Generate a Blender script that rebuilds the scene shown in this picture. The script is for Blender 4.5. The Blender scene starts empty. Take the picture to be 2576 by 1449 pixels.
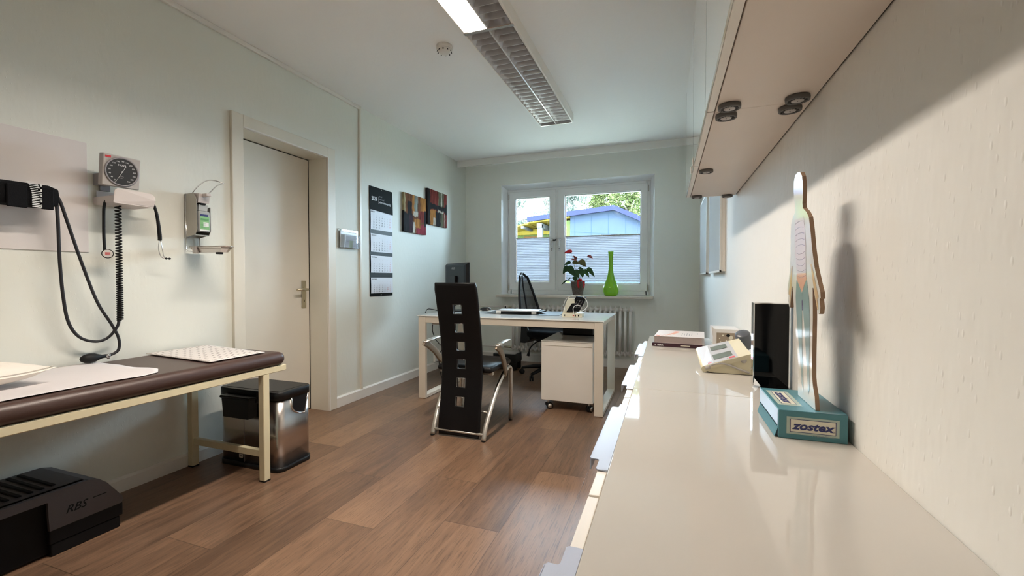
import bpy, bmesh, math, random
from mathutils import Vector, Matrix
random.seed(7)
SC = bpy.context.scene
COL = SC.collection
PI = math.pi

# ------------------------------------------------------------------ camera, world, lights, exposure
cd = bpy.data.cameras.new('camera'); cam = bpy.data.objects.new('camera', cd); COL.objects.link(cam)
cd.sensor_width = 36.0; cd.lens = 1088 / 2576 * 36.0; cd.clip_start = 0.02; cd.clip_end = 300
cam.location = (0, 0, 1.07)
cam.rotation_euler = (math.radians(90 - 1.214), 0, math.radians(19.725))
SC.camera = cam
SC.view_settings.view_transform = 'Standard'; SC.view_settings.look = 'None'
SC.view_settings.gamma = 1.0; SC.view_settings.use_curve_mapping = False
SC.view_settings.exposure = 1.40
SC.cycles.max_bounces = 7; SC.cycles.diffuse_bounces = 6; SC.cycles.glossy_bounces = 3
SC.cycles.use_adaptive_sampling = True; SC.cycles.adaptive_threshold = 0.15; SC.cycles.adaptive_min_samples = 36
SC.cycles.transmission_bounces = 6; SC.cycles.transparent_max_bounces = 10
SC.cycles.caustics_reflective = False; SC.cycles.blur_glossy = 0.6; SC.cycles.caustics_refractive = False
SC.cycles.sample_clamp_indirect = 12.0
SC.cycles.use_denoising = True

w = bpy.data.worlds.new('sky'); SC.world = w; w.use_nodes = True
bg = w.node_tree.nodes['Background']; bg.inputs[0].default_value = (0.62, 0.80, 1.0, 1); bg.inputs[1].default_value = 18.0


def light(kind, name, loc, rot, energy, color, **kw):
    l = bpy.data.lights.new(name, kind); l.energy = energy; l.color = color
    for k, v in kw.items():
        setattr(l, k, v)
    o = bpy.data.objects.new(name, l); COL.objects.link(o); o.location = loc; o.rotation_euler = rot
    return o


# late morning sun from behind this house: lights the trees and the neighbouring house, never the room
light('SUN', 'sun', (0, -5, 20), (math.radians(50), 0, math.radians(-24)), 3.0, (1.0, 0.93, 0.78), angle=0.01)
# portal: guides sky light through the window opening
po = light('AREA', 'window_portal', (-1.105, 5.62, 1.58), (math.radians(-90), 0, 0), 1, (1, 1, 1), shape='RECTANGLE', size=1.95, size_y=1.5)
po.data.cycles.is_portal = True

# ------------------------------------------------------------------ materials


def newmat(name):
    m = bpy.data.materials.new(name); m.use_nodes = True
    nt = m.node_tree
    return m, nt, nt.nodes['Principled BSDF']


def nd(nt, t, **kw):
    n = nt.nodes.new(t)
    for k, v in kw.items():
        if k.startswith('i_'):
            key = k[2:]
            n.inputs[int(key) if key.isdigit() else key].default_value = v
        else:
            setattr(n, k, v)
    return n


def mat(name, color, rough=0.5, metal=0.0, spec=0.5, coat=0.0, bump=None, var=None, trans=0.0, alpha=1.0, sheen=0.0):
    m, nt, p = newmat(name)
    L = nt.links.new
    p.inputs['Base Color'].default_value = (*color, 1)
    p.inputs['Roughness'].default_value = rough
    p.inputs['Metallic'].default_value = metal
    p.inputs['Specular IOR Level'].default_value = spec
    p.inputs['Coat Weight'].default_value = coat
    p.inputs['Coat Roughness'].default_value = 0.05
    p.inputs['Transmission Weight'].default_value = trans
    p.inputs['Alpha'].default_value = alpha
    p.inputs['Sheen Weight'].default_value = sheen
    tc = nd(nt, 'ShaderNodeTexCoord')
    if bump:
        s, st = bump[0], bump[1]
        n = nd(nt, 'ShaderNodeTexNoise', i_Scale=s, i_Detail=0.0)
        b = nd(nt, 'ShaderNodeBump', i_Strength=st, i_Distance=0.002 if len(bump) < 3 else bump[2])
        L(tc.outputs['Object'], n.inputs['Vector']); L(n.outputs[0], b.inputs['Height']); L(b.outputs[0], p.inputs['Normal'])
    v = var or (6.0, 0.03)
    n2 = nd(nt, 'ShaderNodeTexNoise', i_Scale=v[0], i_Detail=0.0)
    L(tc.outputs['Object'], n2.inputs['Vector'])
    hs = nd(nt, 'ShaderNodeHueSaturation'); hs.inputs['Color'].default_value = (*color, 1)
    mr = nd(nt, 'ShaderNodeMapRange'); mr.inputs['To Min'].default_value = 1 - v[1]; mr.inputs['To Max'].default_value = 1 + v[1]
    L(n2.outputs[0], mr.inputs['Value']); L(mr.outputs[0], hs.inputs['Value']); L(hs.outputs[0], p.inputs['Base Color'])
    return m


def wallpaper(name, color, scale=1.0, strength=0.5, axis='x'):
    """woodchip wallpaper under emulsion paint"""
    m, nt, p = newmat(name); L = nt.links.new
    p.inputs['Roughness'].default_value = 0.62; p.inputs['Specular IOR Level'].default_value = 0.3
    tc = nd(nt, 'ShaderNodeTexCoord'); mp = nd(nt, 'ShaderNodeMapping')
    mp.inputs['Scale'].default_value = (1, 1, 0.45)
    L(tc.outputs['Object'], mp.inputs['Vector'])
    v = nd(nt, 'ShaderNodeTexVoronoi', i_Scale=95.0 * scale); v.inputs['Randomness'].default_value = 1.0
    n = nd(nt, 'ShaderNodeTexNoise', i_Scale=38.0 * scale, i_Detail=1.5)
    mr = nd(nt, 'ShaderNodeMapRange'); mr.inputs['From Min'].default_value = 0.20; mr.inputs['From Max'].default_value = 0.0
    L(mp.outputs[0], v.inputs['Vector']); L(mp.outputs[0], n.inputs['Vector'])
    L(v.outputs['Distance'], mr.inputs['Value'])
    ad = nd(nt, 'ShaderNodeMath', operation='MULTIPLY_ADD'); L(mr.outputs[0], ad.inputs[0]); ad.inputs[1].default_value = 0.45
    L(n.outputs[0], ad.inputs[2])
    b = nd(nt, 'ShaderNodeBump', i_Strength=strength, i_Distance=0.0018)
    L(ad.outputs[0], b.inputs['Height']); L(b.outputs[0], p.inputs['Normal'])
    n2 = nd(nt, 'ShaderNodeTexNoise', i_Scale=1.5, i_Detail=0.0); L(tc.outputs['Object'], n2.inputs['Vector'])
    cr = nd(nt, 'ShaderNodeMix', data_type='RGBA')
    cr.inputs[6].default_value = (*[c * 0.975 for c in color], 1); cr.inputs[7].default_value = (*[min(1, c * 1.02) for c in color], 1)
    L(n2.outputs[0], cr.inputs[0]); L(cr.outputs[2], p.inputs['Base Color'])
    return m


def floor_mat():
    m, nt, p = newmat('vinyl_planks'); L = nt.links.new
    tc = nd(nt, 'ShaderNodeTexCoord'); sx = nd(nt, 'ShaderNodeSeparateXYZ'); L(tc.outputs['Object'], sx.inputs[0])

    def M(op, a, b=None, c=None):
        n = nd(nt, 'ShaderNodeMath', operation=op)
        for i, v in enumerate((a, b, c)):
            if v is None: continue
            if isinstance(v, (int, float)): n.inputs[i].default_value = v
            else: L(v, n.inputs[i])
        return n.outputs[0]
    lx = M('DIVIDE', M('ADD', sx.outputs[0], 1.69 + 0.257 * 4), 0.257)       # lane coordinate, lane 4 starts at x=-1.69
    lane = M('FLOOR', lx)
    fx = M('SUBTRACT', lx, lane)
    cr = nd(nt, 'ShaderNodeValToRGB'); L(M('DIVIDE', M('ADD', lane, 0.5), 13.0), cr.inputs[0])
    ends = [0.3, 0.75, 2.2, 2.47, 1.93, 1.52, 2.05, 1.68, 2.3, 1.1, 0.6, 0.2, 0.9]
    ramp = cr.color_ramp; ramp.interpolation = 'CONSTANT'
    while len(ramp.elements) < 13: ramp.elements.new(0.5)
    for i, e in enumerate(ends):
        ramp.elements[i].position = i / 13.0; g = (e % 1.285) / 1.285; ramp.elements[i].color = (g, g, g, 1)
    ly = M('SUBTRACT', M('DIVIDE', sx.outputs[1], 1.285), cr.outputs[0])
    row = M('FLOOR', ly); fy = M('SUBTRACT', ly, row)
    # seams
    ex = M('MINIMUM', fx, M('SUBTRACT', 1.0, fx)); ey = M('MINIMUM', fy, M('SUBTRACT', 1.0, fy))
    d = M('MINIMUM', M('MULTIPLY', ex, 0.257), M('MULTIPLY', ey, 1.285))
    seam = nd(nt, 'ShaderNodeMapRange'); L(d, seam.inputs[0]); seam.inputs[1].default_value = 0.0006; seam.inputs[2].default_value = 0.0022
    # per plank random
    cx = nd(nt, 'ShaderNodeCombineXYZ'); L(lane, cx.inputs[0]); L(row, cx.inputs[1])
    wn = nd(nt, 'ShaderNodeTexWhiteNoise', noise_dimensions='3D'); L(cx.outputs[0], wn.inputs['Vector'])
    # grain
    off = nd(nt, 'ShaderNodeVectorMath', operation='SCALE'); L(wn.outputs['Color'], off.inputs[0]); off.inputs[3].default_value = 7.0
    va = nd(nt, 'ShaderNodeVectorMath', operation='ADD'); L(tc.outputs['Object'], va.inputs[0]); L(off.outputs[0], va.inputs[1])
    mp = nd(nt, 'ShaderNodeMapping'); mp.inputs['Scale'].default_value = (30, 2.2, 1); L(va.outputs[0], mp.inputs[0])
    n1 = nd(nt, 'ShaderNodeTexNoise', i_Scale=1.0, i_Detail=3.0, i_Roughness=0.62, i_Distortion=0.9); L(mp.outputs[0], n1.inputs['Vector'])
    mp2 = nd(nt, 'ShaderNodeMapping'); mp2.inputs['Scale'].default_value = (230, 14, 1); L(va.outputs[0], mp2.inputs[0])
    n2 = nd(nt, 'ShaderNodeTexNoise', i_Scale=1.0, i_Detail=2.0); L(mp2.outputs[0], n2.inputs['Vector'])
    n3 = nd(nt, 'ShaderNodeTexNoise', i_Scale=1.6, i_Detail=2.0); L(va.outputs[0], n3.inputs['Vector'])
    g = M('ADD', M('MULTIPLY', n1.outputs[0], 0.5), M('ADD', M('MULTIPLY', n3.outputs[0], 0.3), M('MULTIPLY', wn.outputs['Value'], 0.28)))
    rm = nd(nt, 'ShaderNodeValToRGB'); L(g, rm.inputs[0])
    r = rm.color_ramp; r.elements[0].position = 0.36; r.elements[0].color = (0.118, 0.067, 0.041, 1)
    r.elements[1].position = 0.76; r.elements[1].color = (0.310, 0.184, 0.110, 1)
    e = r.elements.new(0.55); e.color = (0.210, 0.121, 0.073, 1)
    pore = nd(nt, 'ShaderNodeMapRange'); L(n2.outputs[0], pore.inputs[0]); pore.inputs[1].default_value = 0.33; pore.inputs[2].default_value = 0.46
    pore.inputs[3].default_value = 0.66
    mm = M('MULTIPLY', pore.outputs[0], M('MULTIPLY_ADD', seam.outputs[0], 0.5, 0.5))
    mx = nd(nt, 'ShaderNodeMix', data_type='RGBA', blend_type='MULTIPLY'); mx.inputs[0].default_value = 1.0
    L(rm.outputs[0], mx.inputs[6]); cc = nd(nt, 'ShaderNodeCombineXYZ'); L(mm, cc.inputs[0]); L(mm, cc.inputs[1]); L(mm, cc.inputs[2]); L(cc.outputs[0], mx.inputs[7])
    L(mx.outputs[2], p.inputs['Base Color'])
    p.inputs['Specular IOR Level'].default_value = 0.42
    ro = nd(nt, 'ShaderNodeMapRange'); L(n1.outputs[0], ro.inputs[0]); ro.inputs[3].default_value = 0.30; ro.inputs[4].default_value = 0.42
    L(ro.outputs[0], p.inputs['Roughness'])
    b = nd(nt, 'ShaderNodeBump', i_Strength=0.25, i_Distance=0.001); L(M('ADD', M('MULTIPLY', n2.outputs[0], 0.6), seam.outputs[0]), b.inputs['Height'])
    L(b.outputs[0], p.inputs['Normal'])
    return m


def emis(name, color, s):
    m, nt, p = newmat(name); p.inputs['Base Color'].default_value = (*color, 1)
    p.inputs['Emission Color'].default_value = (*color, 1); p.inputs['Emission Strength'].default_value = s
    return m


def glassy(name, tint=(1, 1, 1), refl=0.06, rough=0.0, glosscol=(1, 1, 1)):
    """thin clear sheet: mostly see-through, mirror reflection by Fresnel"""
    m, nt, p = newmat(name); L = nt.links.new
    nt.nodes.remove(p)
    t = nd(nt, 'ShaderNodeBsdfTransparent'); t.inputs[0].default_value = (*tint, 1)
    g = nd(nt, 'ShaderNodeBsdfGlossy'); g.inputs['Roughness'].default_value = rough; g.inputs[0].default_value = (*glosscol, 1)
    f = nd(nt, 'ShaderNodeLayerWeight', i_Blend=refl * 4)
    ms = nd(nt, 'ShaderNodeMixShader'); L(f.outputs['Fresnel'], ms.inputs[0]); L(t.outputs[0], ms.inputs[1]); L(g.outputs[0], ms.inputs[2])
    L(ms.outputs[0], nt.nodes['Material Output'].inputs[0])
    return m


def translucent(name, color, amount=0.5, alpha=0.0, stripes=None):
    m, nt, p = newmat(name); L = nt.links.new
    p.inputs['Base Color'].default_value = (*color, 1); p.inputs['Roughness'].default_value = 0.8
    t = nd(nt, 'ShaderNodeBsdfTranslucent'); t.inputs[0].default_value = (*color, 1)
    ms = nd(nt, 'ShaderNodeMixShader'); ms.inputs[0].default_value = amount
    L(p.outputs[0], ms.inputs[1]); L(t.outputs[0], ms.inputs[2])
    out = nt.nodes['Material Output']
    if alpha:
        tr = nd(nt, 'ShaderNodeBsdfTransparent'); m2 = nd(nt, 'ShaderNodeMixShader'); m2.inputs[0].default_value = alpha
        L(ms.outputs[0], m2.inputs[1]); L(tr.outputs[0], m2.inputs[2]); L(m2.outputs[0], out.inputs[0])
    else:
        L(ms.outputs[0], out.inputs[0])
    return m


def leafmat(name, c1, c2, amount=0.35, spec=0.4):
    m, nt, p = newmat(name); L = nt.links.new
    tc = nd(nt, 'ShaderNodeTexCoord'); n = nd(nt, 'ShaderNodeTexNoise', i_Scale=2.0, i_Detail=3.0); L(tc.outputs['Object'], n.inputs['Vector'])
    mr = nd(nt, 'ShaderNodeMapRange'); mr.inputs[1].default_value = 0.35; mr.inputs[2].default_value = 0.65; L(n.outputs[0], mr.inputs[0])
    mx = nd(nt, 'ShaderNodeMix', data_type='RGBA'); mx.inputs[6].default_value = (*c1, 1); mx.inputs[7].default_value = (*c2, 1); L(mr.outputs[0], mx.inputs[0])
    L(mx.outputs[2], p.inputs['Base Color']); p.inputs['Roughness'].default_value = 0.5; p.inputs['Specular IOR Level'].default_value = spec
    t = nd(nt, 'ShaderNodeBsdfTranslucent'); L(mx.outputs[2], t.inputs[0])
    ms = nd(nt, 'ShaderNodeMixShader'); ms.inputs[0].default_value = amount; L(p.outputs[0], ms.inputs[1]); L(t.outputs[0], ms.inputs[2])
    L(ms.outputs[0], nt.nodes['Material Output'].inputs[0])
    return m


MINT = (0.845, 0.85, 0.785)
M_WALL = wallpaper('mint_wallpaper', (0.745, 0.755, 0.69))  # mint toned down to stand in for weaker lamp light on the left
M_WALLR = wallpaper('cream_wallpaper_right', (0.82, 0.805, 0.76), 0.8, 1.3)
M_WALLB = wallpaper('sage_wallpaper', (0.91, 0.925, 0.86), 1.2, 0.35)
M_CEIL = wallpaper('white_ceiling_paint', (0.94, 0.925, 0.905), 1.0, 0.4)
M_FLOOR = floor_mat()
M_TRIM = mat('white_trim_lacquer', (0.80, 0.77, 0.72), 0.35)
M_DOOR = mat('cream_door_lacquer', (0.74, 0.69, 0.60), 0.35)
M_FRAME = mat('cream_frame_lacquer', (0.72, 0.68, 0.585), 0.38)
M_PVC = mat('white_window_plastic', (0.90, 0.90, 0.89), 0.3)
M_REVEAL = mat('white_reveal_paint', (0.92, 0.92, 0.92), 0.6)
M_MARBLE = mat('pale_sill_stone', (0.76, 0.69, 0.60), 0.35, var=(14, 0.08))
M_WHITE = mat('white_lacquer', (0.86, 0.81, 0.74), 0.3)
M_GLASSW = mat('white_back_painted_glass', (0.56, 0.53, 0.485), 0.03, spec=0.5)
M_GLASSD = mat('white_desk_glass', (0.90, 0.92, 0.91), 0.05, spec=0.6)
M_DESKFR = mat('cream_desk_steel', (0.76, 0.68, 0.57), 0.4)
M_BEDFR = mat('ivory_steel', (0.74, 0.66, 0.45), 0.4)
M_BROWN = mat('brown_vinyl_leather', (0.060, 0.030, 0.023), 0.42, bump=(600, 0.25, 0.0008), var=(4, 0.05))
M_PAPER = mat('white_crepe_paper', (0.66, 0.62, 0.62), 0.8, bump=(40, 0.3))
M_BLACK = mat('black_leather', (0.0035, 0.0032, 0.004), 0.42, spec=0.3, bump=(300, 0.2, 0.0006))
M_BLKPL = mat('black_plastic', (0.006, 0.006, 0.007), 0.4, spec=0.35)
M_BLKGL = mat('gloss_black', (0.0015, 0.0015, 0.002), 0.04, spec=0.25)
M_RUB = mat('black_rubber', (0.006, 0.006, 0.006), 0.6, spec=0.3)
M_HOSE = mat('dark_hose_rubber', (0.022, 0.021, 0.024), 0.55, spec=0.3)
M_NYLON = mat('black_nylon', (0.004, 0.004, 0.005), 0.9, spec=0.2, bump=(500, 0.4))
M_STEEL = mat('brushed_steel', (0.62, 0.57, 0.54), 0.27, 1.0, bump=(90, 0.03))
M_SATIN = mat('satin_aluminium', (0.66, 0.63, 0.58), 0.42, 1.0)
M_CHROME = mat('chrome', (0.78, 0.78, 0.78), 0.08, 1.0)
M_MIRROR = mat('mirror_aluminium', (0.90, 0.86, 0.85), 0.2, 0.62)
M_GREY = mat('grey_plastic', (0.30, 0.28, 0.29), 0.4)
M_LGREY = mat('light_grey_plastic', (0.45, 0.42, 0.40), 0.4)
M_PINKW = mat('warm_white_plastic', (0.62, 0.56, 0.53), 0.45)
M_DISP = mat('painted_grey_steel', (0.42, 0.40, 0.36), 0.35, 0.6)
M_DIAL = mat('dial_black', (0.03, 0.03, 0.032), 0.35)
M_INK = mat('white_ink', (0.75, 0.75, 0.74), 0.6)
M_INKG = mat('grey_ink', (0.30, 0.31, 0.32), 0.6)
M_INKK = mat('black_ink', (0.012, 0.012, 0.014), 0.7, spec=0.1)
M_INKR = mat('red_ink', (0.60, 0.03, 0.04), 0.5)
M_INKN = mat('navy_ink', (0.025, 0.03, 0.14), 0.5)
M_INKGR = mat('green_ink', (0.02, 0.16, 0.05), 0.5)
M_BRASS = mat('aged_nickel', (0.58, 0.53, 0.40), 0.28, 1.0)
M_GREEN = mat('lime_glass', (0.25, 0.62, 0.02), 0.1, spec=0.5, coat=0.2)
M_WICK = mat('grey_wicker', (0.17, 0.14, 0.12), 0.85, spec=0.15, bump=(120, 0.6), var=(60, 0.35))
M_RED = mat('red_gloss', (0.55, 0.012, 0.02), 0.25)
M_SATINR = mat('red_ribbon', (0.62, 0.015, 0.02), 0.4)
M_RADI = mat('radiator_enamel', (0.80, 0.77, 0.73), 0.3)
M_CREAM = mat('cream_instrument_plastic', (0.70, 0.64, 0.46), 0.4)
M_BLUEW = mat('pale_blue_white_plastic', (0.70, 0.73, 0.80), 0.25)
M_LCD = mat('lcd_green_grey', (0.16, 0.19, 0.165), 0.2)
M_TEAL = mat('teal_card', (0.065, 0.21, 0.25), 0.42)
M_TEALL = mat('pale_teal_card', (0.42, 0.50, 0.44), 0.5)
M_CREAMC = mat('cream_card', (0.72, 0.68, 0.56), 0.5)
M_MDF = mat('mdf_edge', (0.30, 0.19, 0.12), 0.8)
M_CAL = mat('calendar_black', (0.010, 0.011, 0.010), 0.7, spec=0.08)
M_CALS = mat('calendar_band', (0.022, 0.027, 0.026), 0.5, spec=0.2)
M_SHEET = mat('calendar_paper', (0.72, 0.73, 0.78), 0.6)
M_UNDER = mat('warm_white_melamine', (0.72, 0.63, 0.56), 0.4)
M_PANE = glassy('window_glass', (0.93, 0.97, 0.96), 0.05)
M_ACRY = glassy('clear_acrylic', (0.97, 0.98, 0.985), 0.055)
M_BLIND = translucent('pleated_blind_fabric', (0.25, 0.246, 0.27), 0.3)
M_MESH = translucent('black_chair_mesh', (0.02, 0.02, 0.022), 0.1, alpha=0.22)

# ------------------------------------------------------------------ mesh helpers


class MB:
    """collects shapes into one mesh object"""

    def __init__(self):
        self.bm = bmesh.new(); self.mats = []; self.mi = 0

    def m(self, material):
        if material not in self.mats: self.mats.append(material)
        self.mi = self.mats.index(material); return self

    def _paint(self, faces, smooth=False):
        for f in faces:
            f.material_index = self.mi; f.smooth = smooth

    def box(self, x0, x1, y0, y1, z0, z1, bev=0.0, seg=2, mtx=None, smooth=False):
        r = bmesh.ops.create_cube(self.bm, size=1.0)
        vs = r['verts']
        for v in vs:
            v.co = Vector(((x0 + x1) / 2 + v.co.x * (x1 - x0), (y0 + y1) / 2 + v.co.y * (y1 - y0), (z0 + z1) / 2 + v.co.z * (z1 - z0)))
        fs = list({f for v in vs for f in v.link_faces})
        self._paint(fs, smooth)
        if bev > 0:
            es = list({e for v in vs for e in v.link_edges})
            rr = bmesh.ops.bevel(self.bm, geom=es, offset=bev, segments=seg, profile=0.5, affect='EDGES')
            round_ = set(rr['faces']); allf = set(round_)
            for f in round_:
                for e in f.edges: allf |= set(e.link_faces)
            for f in allf: f.material_index = self.mi; f.smooth = f in round_ and seg > 1
            vs = list({v for f in allf for v in f.verts})
        if mtx is not None:
            for v in vs: v.co = mtx @ v.co
        return self

    def grid(self, pts, closed_u=False, closed_v=False, smooth=True, flip=False):
        """pts[i][j] rows of points -> quads"""
        V = [[self.bm.verts.new(p) for p in row] for row in pts]
        nu = len(V); nv = len(V[0]); fs = []
        for i in range(nu if closed_u else nu - 1):
            for j in range(nv if closed_v else nv - 1):
                q = [V[i][j], V[(i + 1) % nu][j], V[(i + 1) % nu][(j + 1) % nv], V[i][(j + 1) % nv]]
                if flip: q.reverse()
                try: fs.append(self.bm.faces.new(q))
                except ValueError: pass
        self._paint(fs, smooth)
        return V

    def poly(self, pts, smooth=False):
        f = self.bm.faces.new([self.bm.verts.new(p) for p in pts]); self._paint([f], smooth); return f

    def prism(self, pts, vec, smooth=False):
        """polygon pts extruded by vec, closed"""
        vec = Vector(vec); a = [self.bm.verts.new(p) for p in pts]; b = [self.bm.verts.new(Vector(p) + vec) for p in pts]
        fs = [self.bm.faces.new(list(reversed(a))), self.bm.faces.new(b)]
        self._paint(fs, False)
        n = len(a); ss = [self.bm.faces.new([a[i], a[(i + 1) % n], b[(i + 1) % n], b[i]]) for i in range(n)]
        self._paint(ss, smooth)
        return self

    def tube(self, pts, r, seg=10, closed=False, spline=0, flat=None, caps=True):
        """round tube along pts; r number or list; flat=(ry) second radius across"""
        P = [Vector(p) for p in pts]
        R = list(r) if isinstance(r, (list, tuple)) else [r] * len(P)
        if spline:
            Q = []; RR = []; n = len(P)
            rng = range(n if closed else n - 1)
            for i in rng:
                p0 = P[(i - 1) % n] if (closed or i > 0) else P[i] * 2 - P[i + 1]
                p1 = P[i]; p2 = P[(i + 1) % n]
                p3 = P[(i + 2) % n] if (closed or i + 2 < n) else p2 * 2 - p1
                for k in range(spline):
                    t = k / spline
                    Q.append(0.5 * ((2 * p1) + (p2 - p0) * t + (2 * p0 - 5 * p1 + 4 * p2 - p3) * t * t + (3 * p1 - p0 - 3 * p2 + p3) * t ** 3))
                    RR.append(R[i] * (1 - t) + R[(i + 1) % n] * t)
            if not closed: Q.append(P[-1]); RR.append(R[-1])
            P, R = Q, RR
        n = len(P); up = None; rows = []
        for i in range(n):
            if closed: t = (P[(i + 1) % n] - P[i - 1])
            else: t = P[min(i + 1, n - 1)] - P[max(i - 1, 0)]
            t.normalize()
            if up is None:
                ref = Vector((0, 0, 1)) if abs(t.z) < 0.9 else Vector((1, 0, 0))
                up = (ref - t * ref.dot(t)).normalized()
            else:
                up = (up - t * up.dot(t)).normalized()
            sd = t.cross(up)
            ry = R[i] if flat is None else flat
            rows.append([P[i] + up * (math.cos(2 * PI * k / seg) * R[i]) + sd * (math.sin(2 * PI * k / seg) * ry) for k in range(seg)])
        V = self.grid(rows, closed_u=closed, closed_v=True)
        if caps and not closed:
            f1 = self.bm.faces.new(list(reversed(V[0]))); f2 = self.bm.faces.new(V[-1]); self._paint([f1, f2])
        return self

    def lathe(self, prof, seg=32, center=(0, 0, 0), mtx=None, cap=True):
        """prof = [(r, z)] turned round z"""
        c = Vector(center); rows = []
        for rr, z in prof:
            row = []
            for k in range(seg):
                v = Vector((rr * math.cos(2 * PI * k / seg), rr * math.sin(2 * PI * k / seg), z))
                if mtx is not None: v = mtx @ v
                row.append(c + v)
            rows.append(row)
        V = self.grid(rows, closed_v=True, flip=True)
        if cap:
            for row, rv in ((V[0], False), (V[-1], True)):
                try:
                    f = self.bm.faces.new(row if not rv else list(reversed(row))); self._paint([f])
                except ValueError: pass
        return self

    def strip(self, path, width_vec, thick=0.0):
        """flat ribbon along path"""
        wv = Vector(width_vec)
        self.grid([[Vector(p) - wv / 2, Vector(p) + wv / 2] for p in path]); return self

    def build(self, name, parent=None, mods=None, base=None):
        bmesh.ops.recalc_face_normals(self.bm, faces=self.bm.faces[:])
        me = bpy.data.meshes.new(name); self.bm.to_mesh(me); self.bm.free()
        for mm in self.mats: me.materials.append(mm)
        o = bpy.data.objects.new(name, me); COL.objects.link(o)
        if parent is not None:
            o.parent = parent
            off = Vector(parent.get('_wloc', (0, 0, 0)))
            me.transform(Matrix.Translation(-off)); o['_wloc'] = [off.x, off.y, off.z]
        elif base is not None:
            b = Vector(base); me.transform(Matrix.Translation(-b)); o.location = b; o['_wloc'] = [b.x, b.y, b.z]
        for md in (mods or []):
            k = o.modifiers.new(md[0], md[0])
            for kk, vv in md[1].items(): setattr(k, kk, vv)
        return o


def mb(material): return MB().m(material)


def thing(name, label, cat, loc, group=None):
    o = bpy.data.objects.new(name, None); COL.objects.link(o); o.location = loc; o.empty_display_size = 0.05
    o['_wloc'] = list(loc); tag(o, label, cat, group); return o


def tag(o, label, cat, group=None):
    o['label'] = label; o['category'] = cat
    if group: o['group'] = group
    return o


def struct(o): o['kind'] = 'structure'; return o


def copy_tree(o, parent=None):
    c = o.copy(); COL.objects.link(c); c.parent = parent
    for ch in list(o.children): copy_tree(ch, c)
    return c


_tc = {}


def text_geo(s, bold, shear):
    key = (s, bold, shear)
    if key not in _tc:
        cu = bpy.data.curves.new('t', 'FONT'); cu.body = s; cu.size = 1.0; cu.offset = bold; cu.shear = shear; cu.resolution_u = 2
        ob = bpy.data.objects.new('t', cu); me = ob.to_mesh()
        vs = [v.co.copy() for v in me.vertices]; fs = [tuple(p.vertices) for p in me.polygons]
        ob.to_mesh_clear(); bpy.data.objects.remove(ob); bpy.data.curves.remove(cu)
        _tc[key] = (vs, fs)
    return _tc[key]


def write(m, items, origin, u, v, off=0.0006, bold=0.0, shear=0.0, stretch=1.0):
    """items = [(string, x, y, height)] laid on the plane origin + x u + y v"""
    O = Vector(origin); U = Vector(u).normalized(); V = Vector(v).normalized(); N = U.cross(V)
    for s, x, y, h in items:
        vs, fs = text_geo(s, bold, shear)
        bv = [m.bm.verts.new(O + U * (x + p.x * h * stretch) + V * (y + p.y * h) + N * off) for p in vs]
        for f in fs:
            try:
                ff = m.bm.faces.new([bv[i] for i in f]); ff.material_index = m.mi
            except ValueError: pass
    return m


def quad(m, origin, u, v, x0, x1, y0, y1, off=0.0004):
    O = Vector(origin); U = Vector(u).normalized(); V = Vector(v).normalized(); N = U.cross(V)
    m.poly([O + U * a + V * b + N * off for a, b in ((x0, y0), (x1, y0), (x1, y1), (x0, y1))]); return m


XL, XR, YB, YF, ZC = -2.58, 0.345, 5.34, -1.6, 2.595
# ================================================================== THE ROOM
struct(mb(M_FLOOR).box(XL - .3, XR + .2, YF - .2, YB + .3, -0.1, 0).build('floor'))
struct(mb(M_CEIL).box(XL - .3, XR + .2, YF - .2, YB + .3, ZC, ZC + .1).build('ceiling'))
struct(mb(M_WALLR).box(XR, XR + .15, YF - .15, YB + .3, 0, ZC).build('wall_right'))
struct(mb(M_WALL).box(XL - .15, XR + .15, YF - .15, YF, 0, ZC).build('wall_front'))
# left wall with the door opening
DY0, DY1, DZ = 2.03, 2.79, 2.05
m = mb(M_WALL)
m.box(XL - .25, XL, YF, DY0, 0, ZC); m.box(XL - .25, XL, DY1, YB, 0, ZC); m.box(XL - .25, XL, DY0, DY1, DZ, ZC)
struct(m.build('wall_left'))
# back wall with the window opening, reveals splay inwards
WX0, WX1, WZ0, WZ1 = -2.065, -0.145, 0.855, 2.297
VX0, VX1, VZ0, VZ1 = -2.037, -0.193, 0.865, 2.264; YV = 5.50; YO = 5.60
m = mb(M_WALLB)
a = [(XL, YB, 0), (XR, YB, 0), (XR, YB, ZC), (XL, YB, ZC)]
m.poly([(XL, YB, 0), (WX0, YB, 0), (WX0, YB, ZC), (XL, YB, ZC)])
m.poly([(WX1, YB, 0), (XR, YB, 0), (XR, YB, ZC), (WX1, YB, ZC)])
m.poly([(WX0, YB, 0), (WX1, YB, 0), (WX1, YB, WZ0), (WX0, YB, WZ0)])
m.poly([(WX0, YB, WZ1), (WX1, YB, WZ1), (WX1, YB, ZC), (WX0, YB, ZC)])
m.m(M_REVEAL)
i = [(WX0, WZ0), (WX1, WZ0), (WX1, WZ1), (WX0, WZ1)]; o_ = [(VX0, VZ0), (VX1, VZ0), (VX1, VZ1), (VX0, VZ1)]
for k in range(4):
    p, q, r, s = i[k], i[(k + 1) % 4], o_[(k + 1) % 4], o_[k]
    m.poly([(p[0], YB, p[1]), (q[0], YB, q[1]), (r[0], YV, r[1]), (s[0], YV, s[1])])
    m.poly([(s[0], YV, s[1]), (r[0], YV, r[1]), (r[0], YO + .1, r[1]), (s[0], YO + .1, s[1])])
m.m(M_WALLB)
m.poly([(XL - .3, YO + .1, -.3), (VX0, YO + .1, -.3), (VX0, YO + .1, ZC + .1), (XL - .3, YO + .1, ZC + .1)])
m.poly([(VX1, YO + .1, -.3), (XR + .2, YO + .1, -.3), (XR + .2, YO + .1, ZC + .1), (VX1, YO + .1, ZC + .1)])
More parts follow.
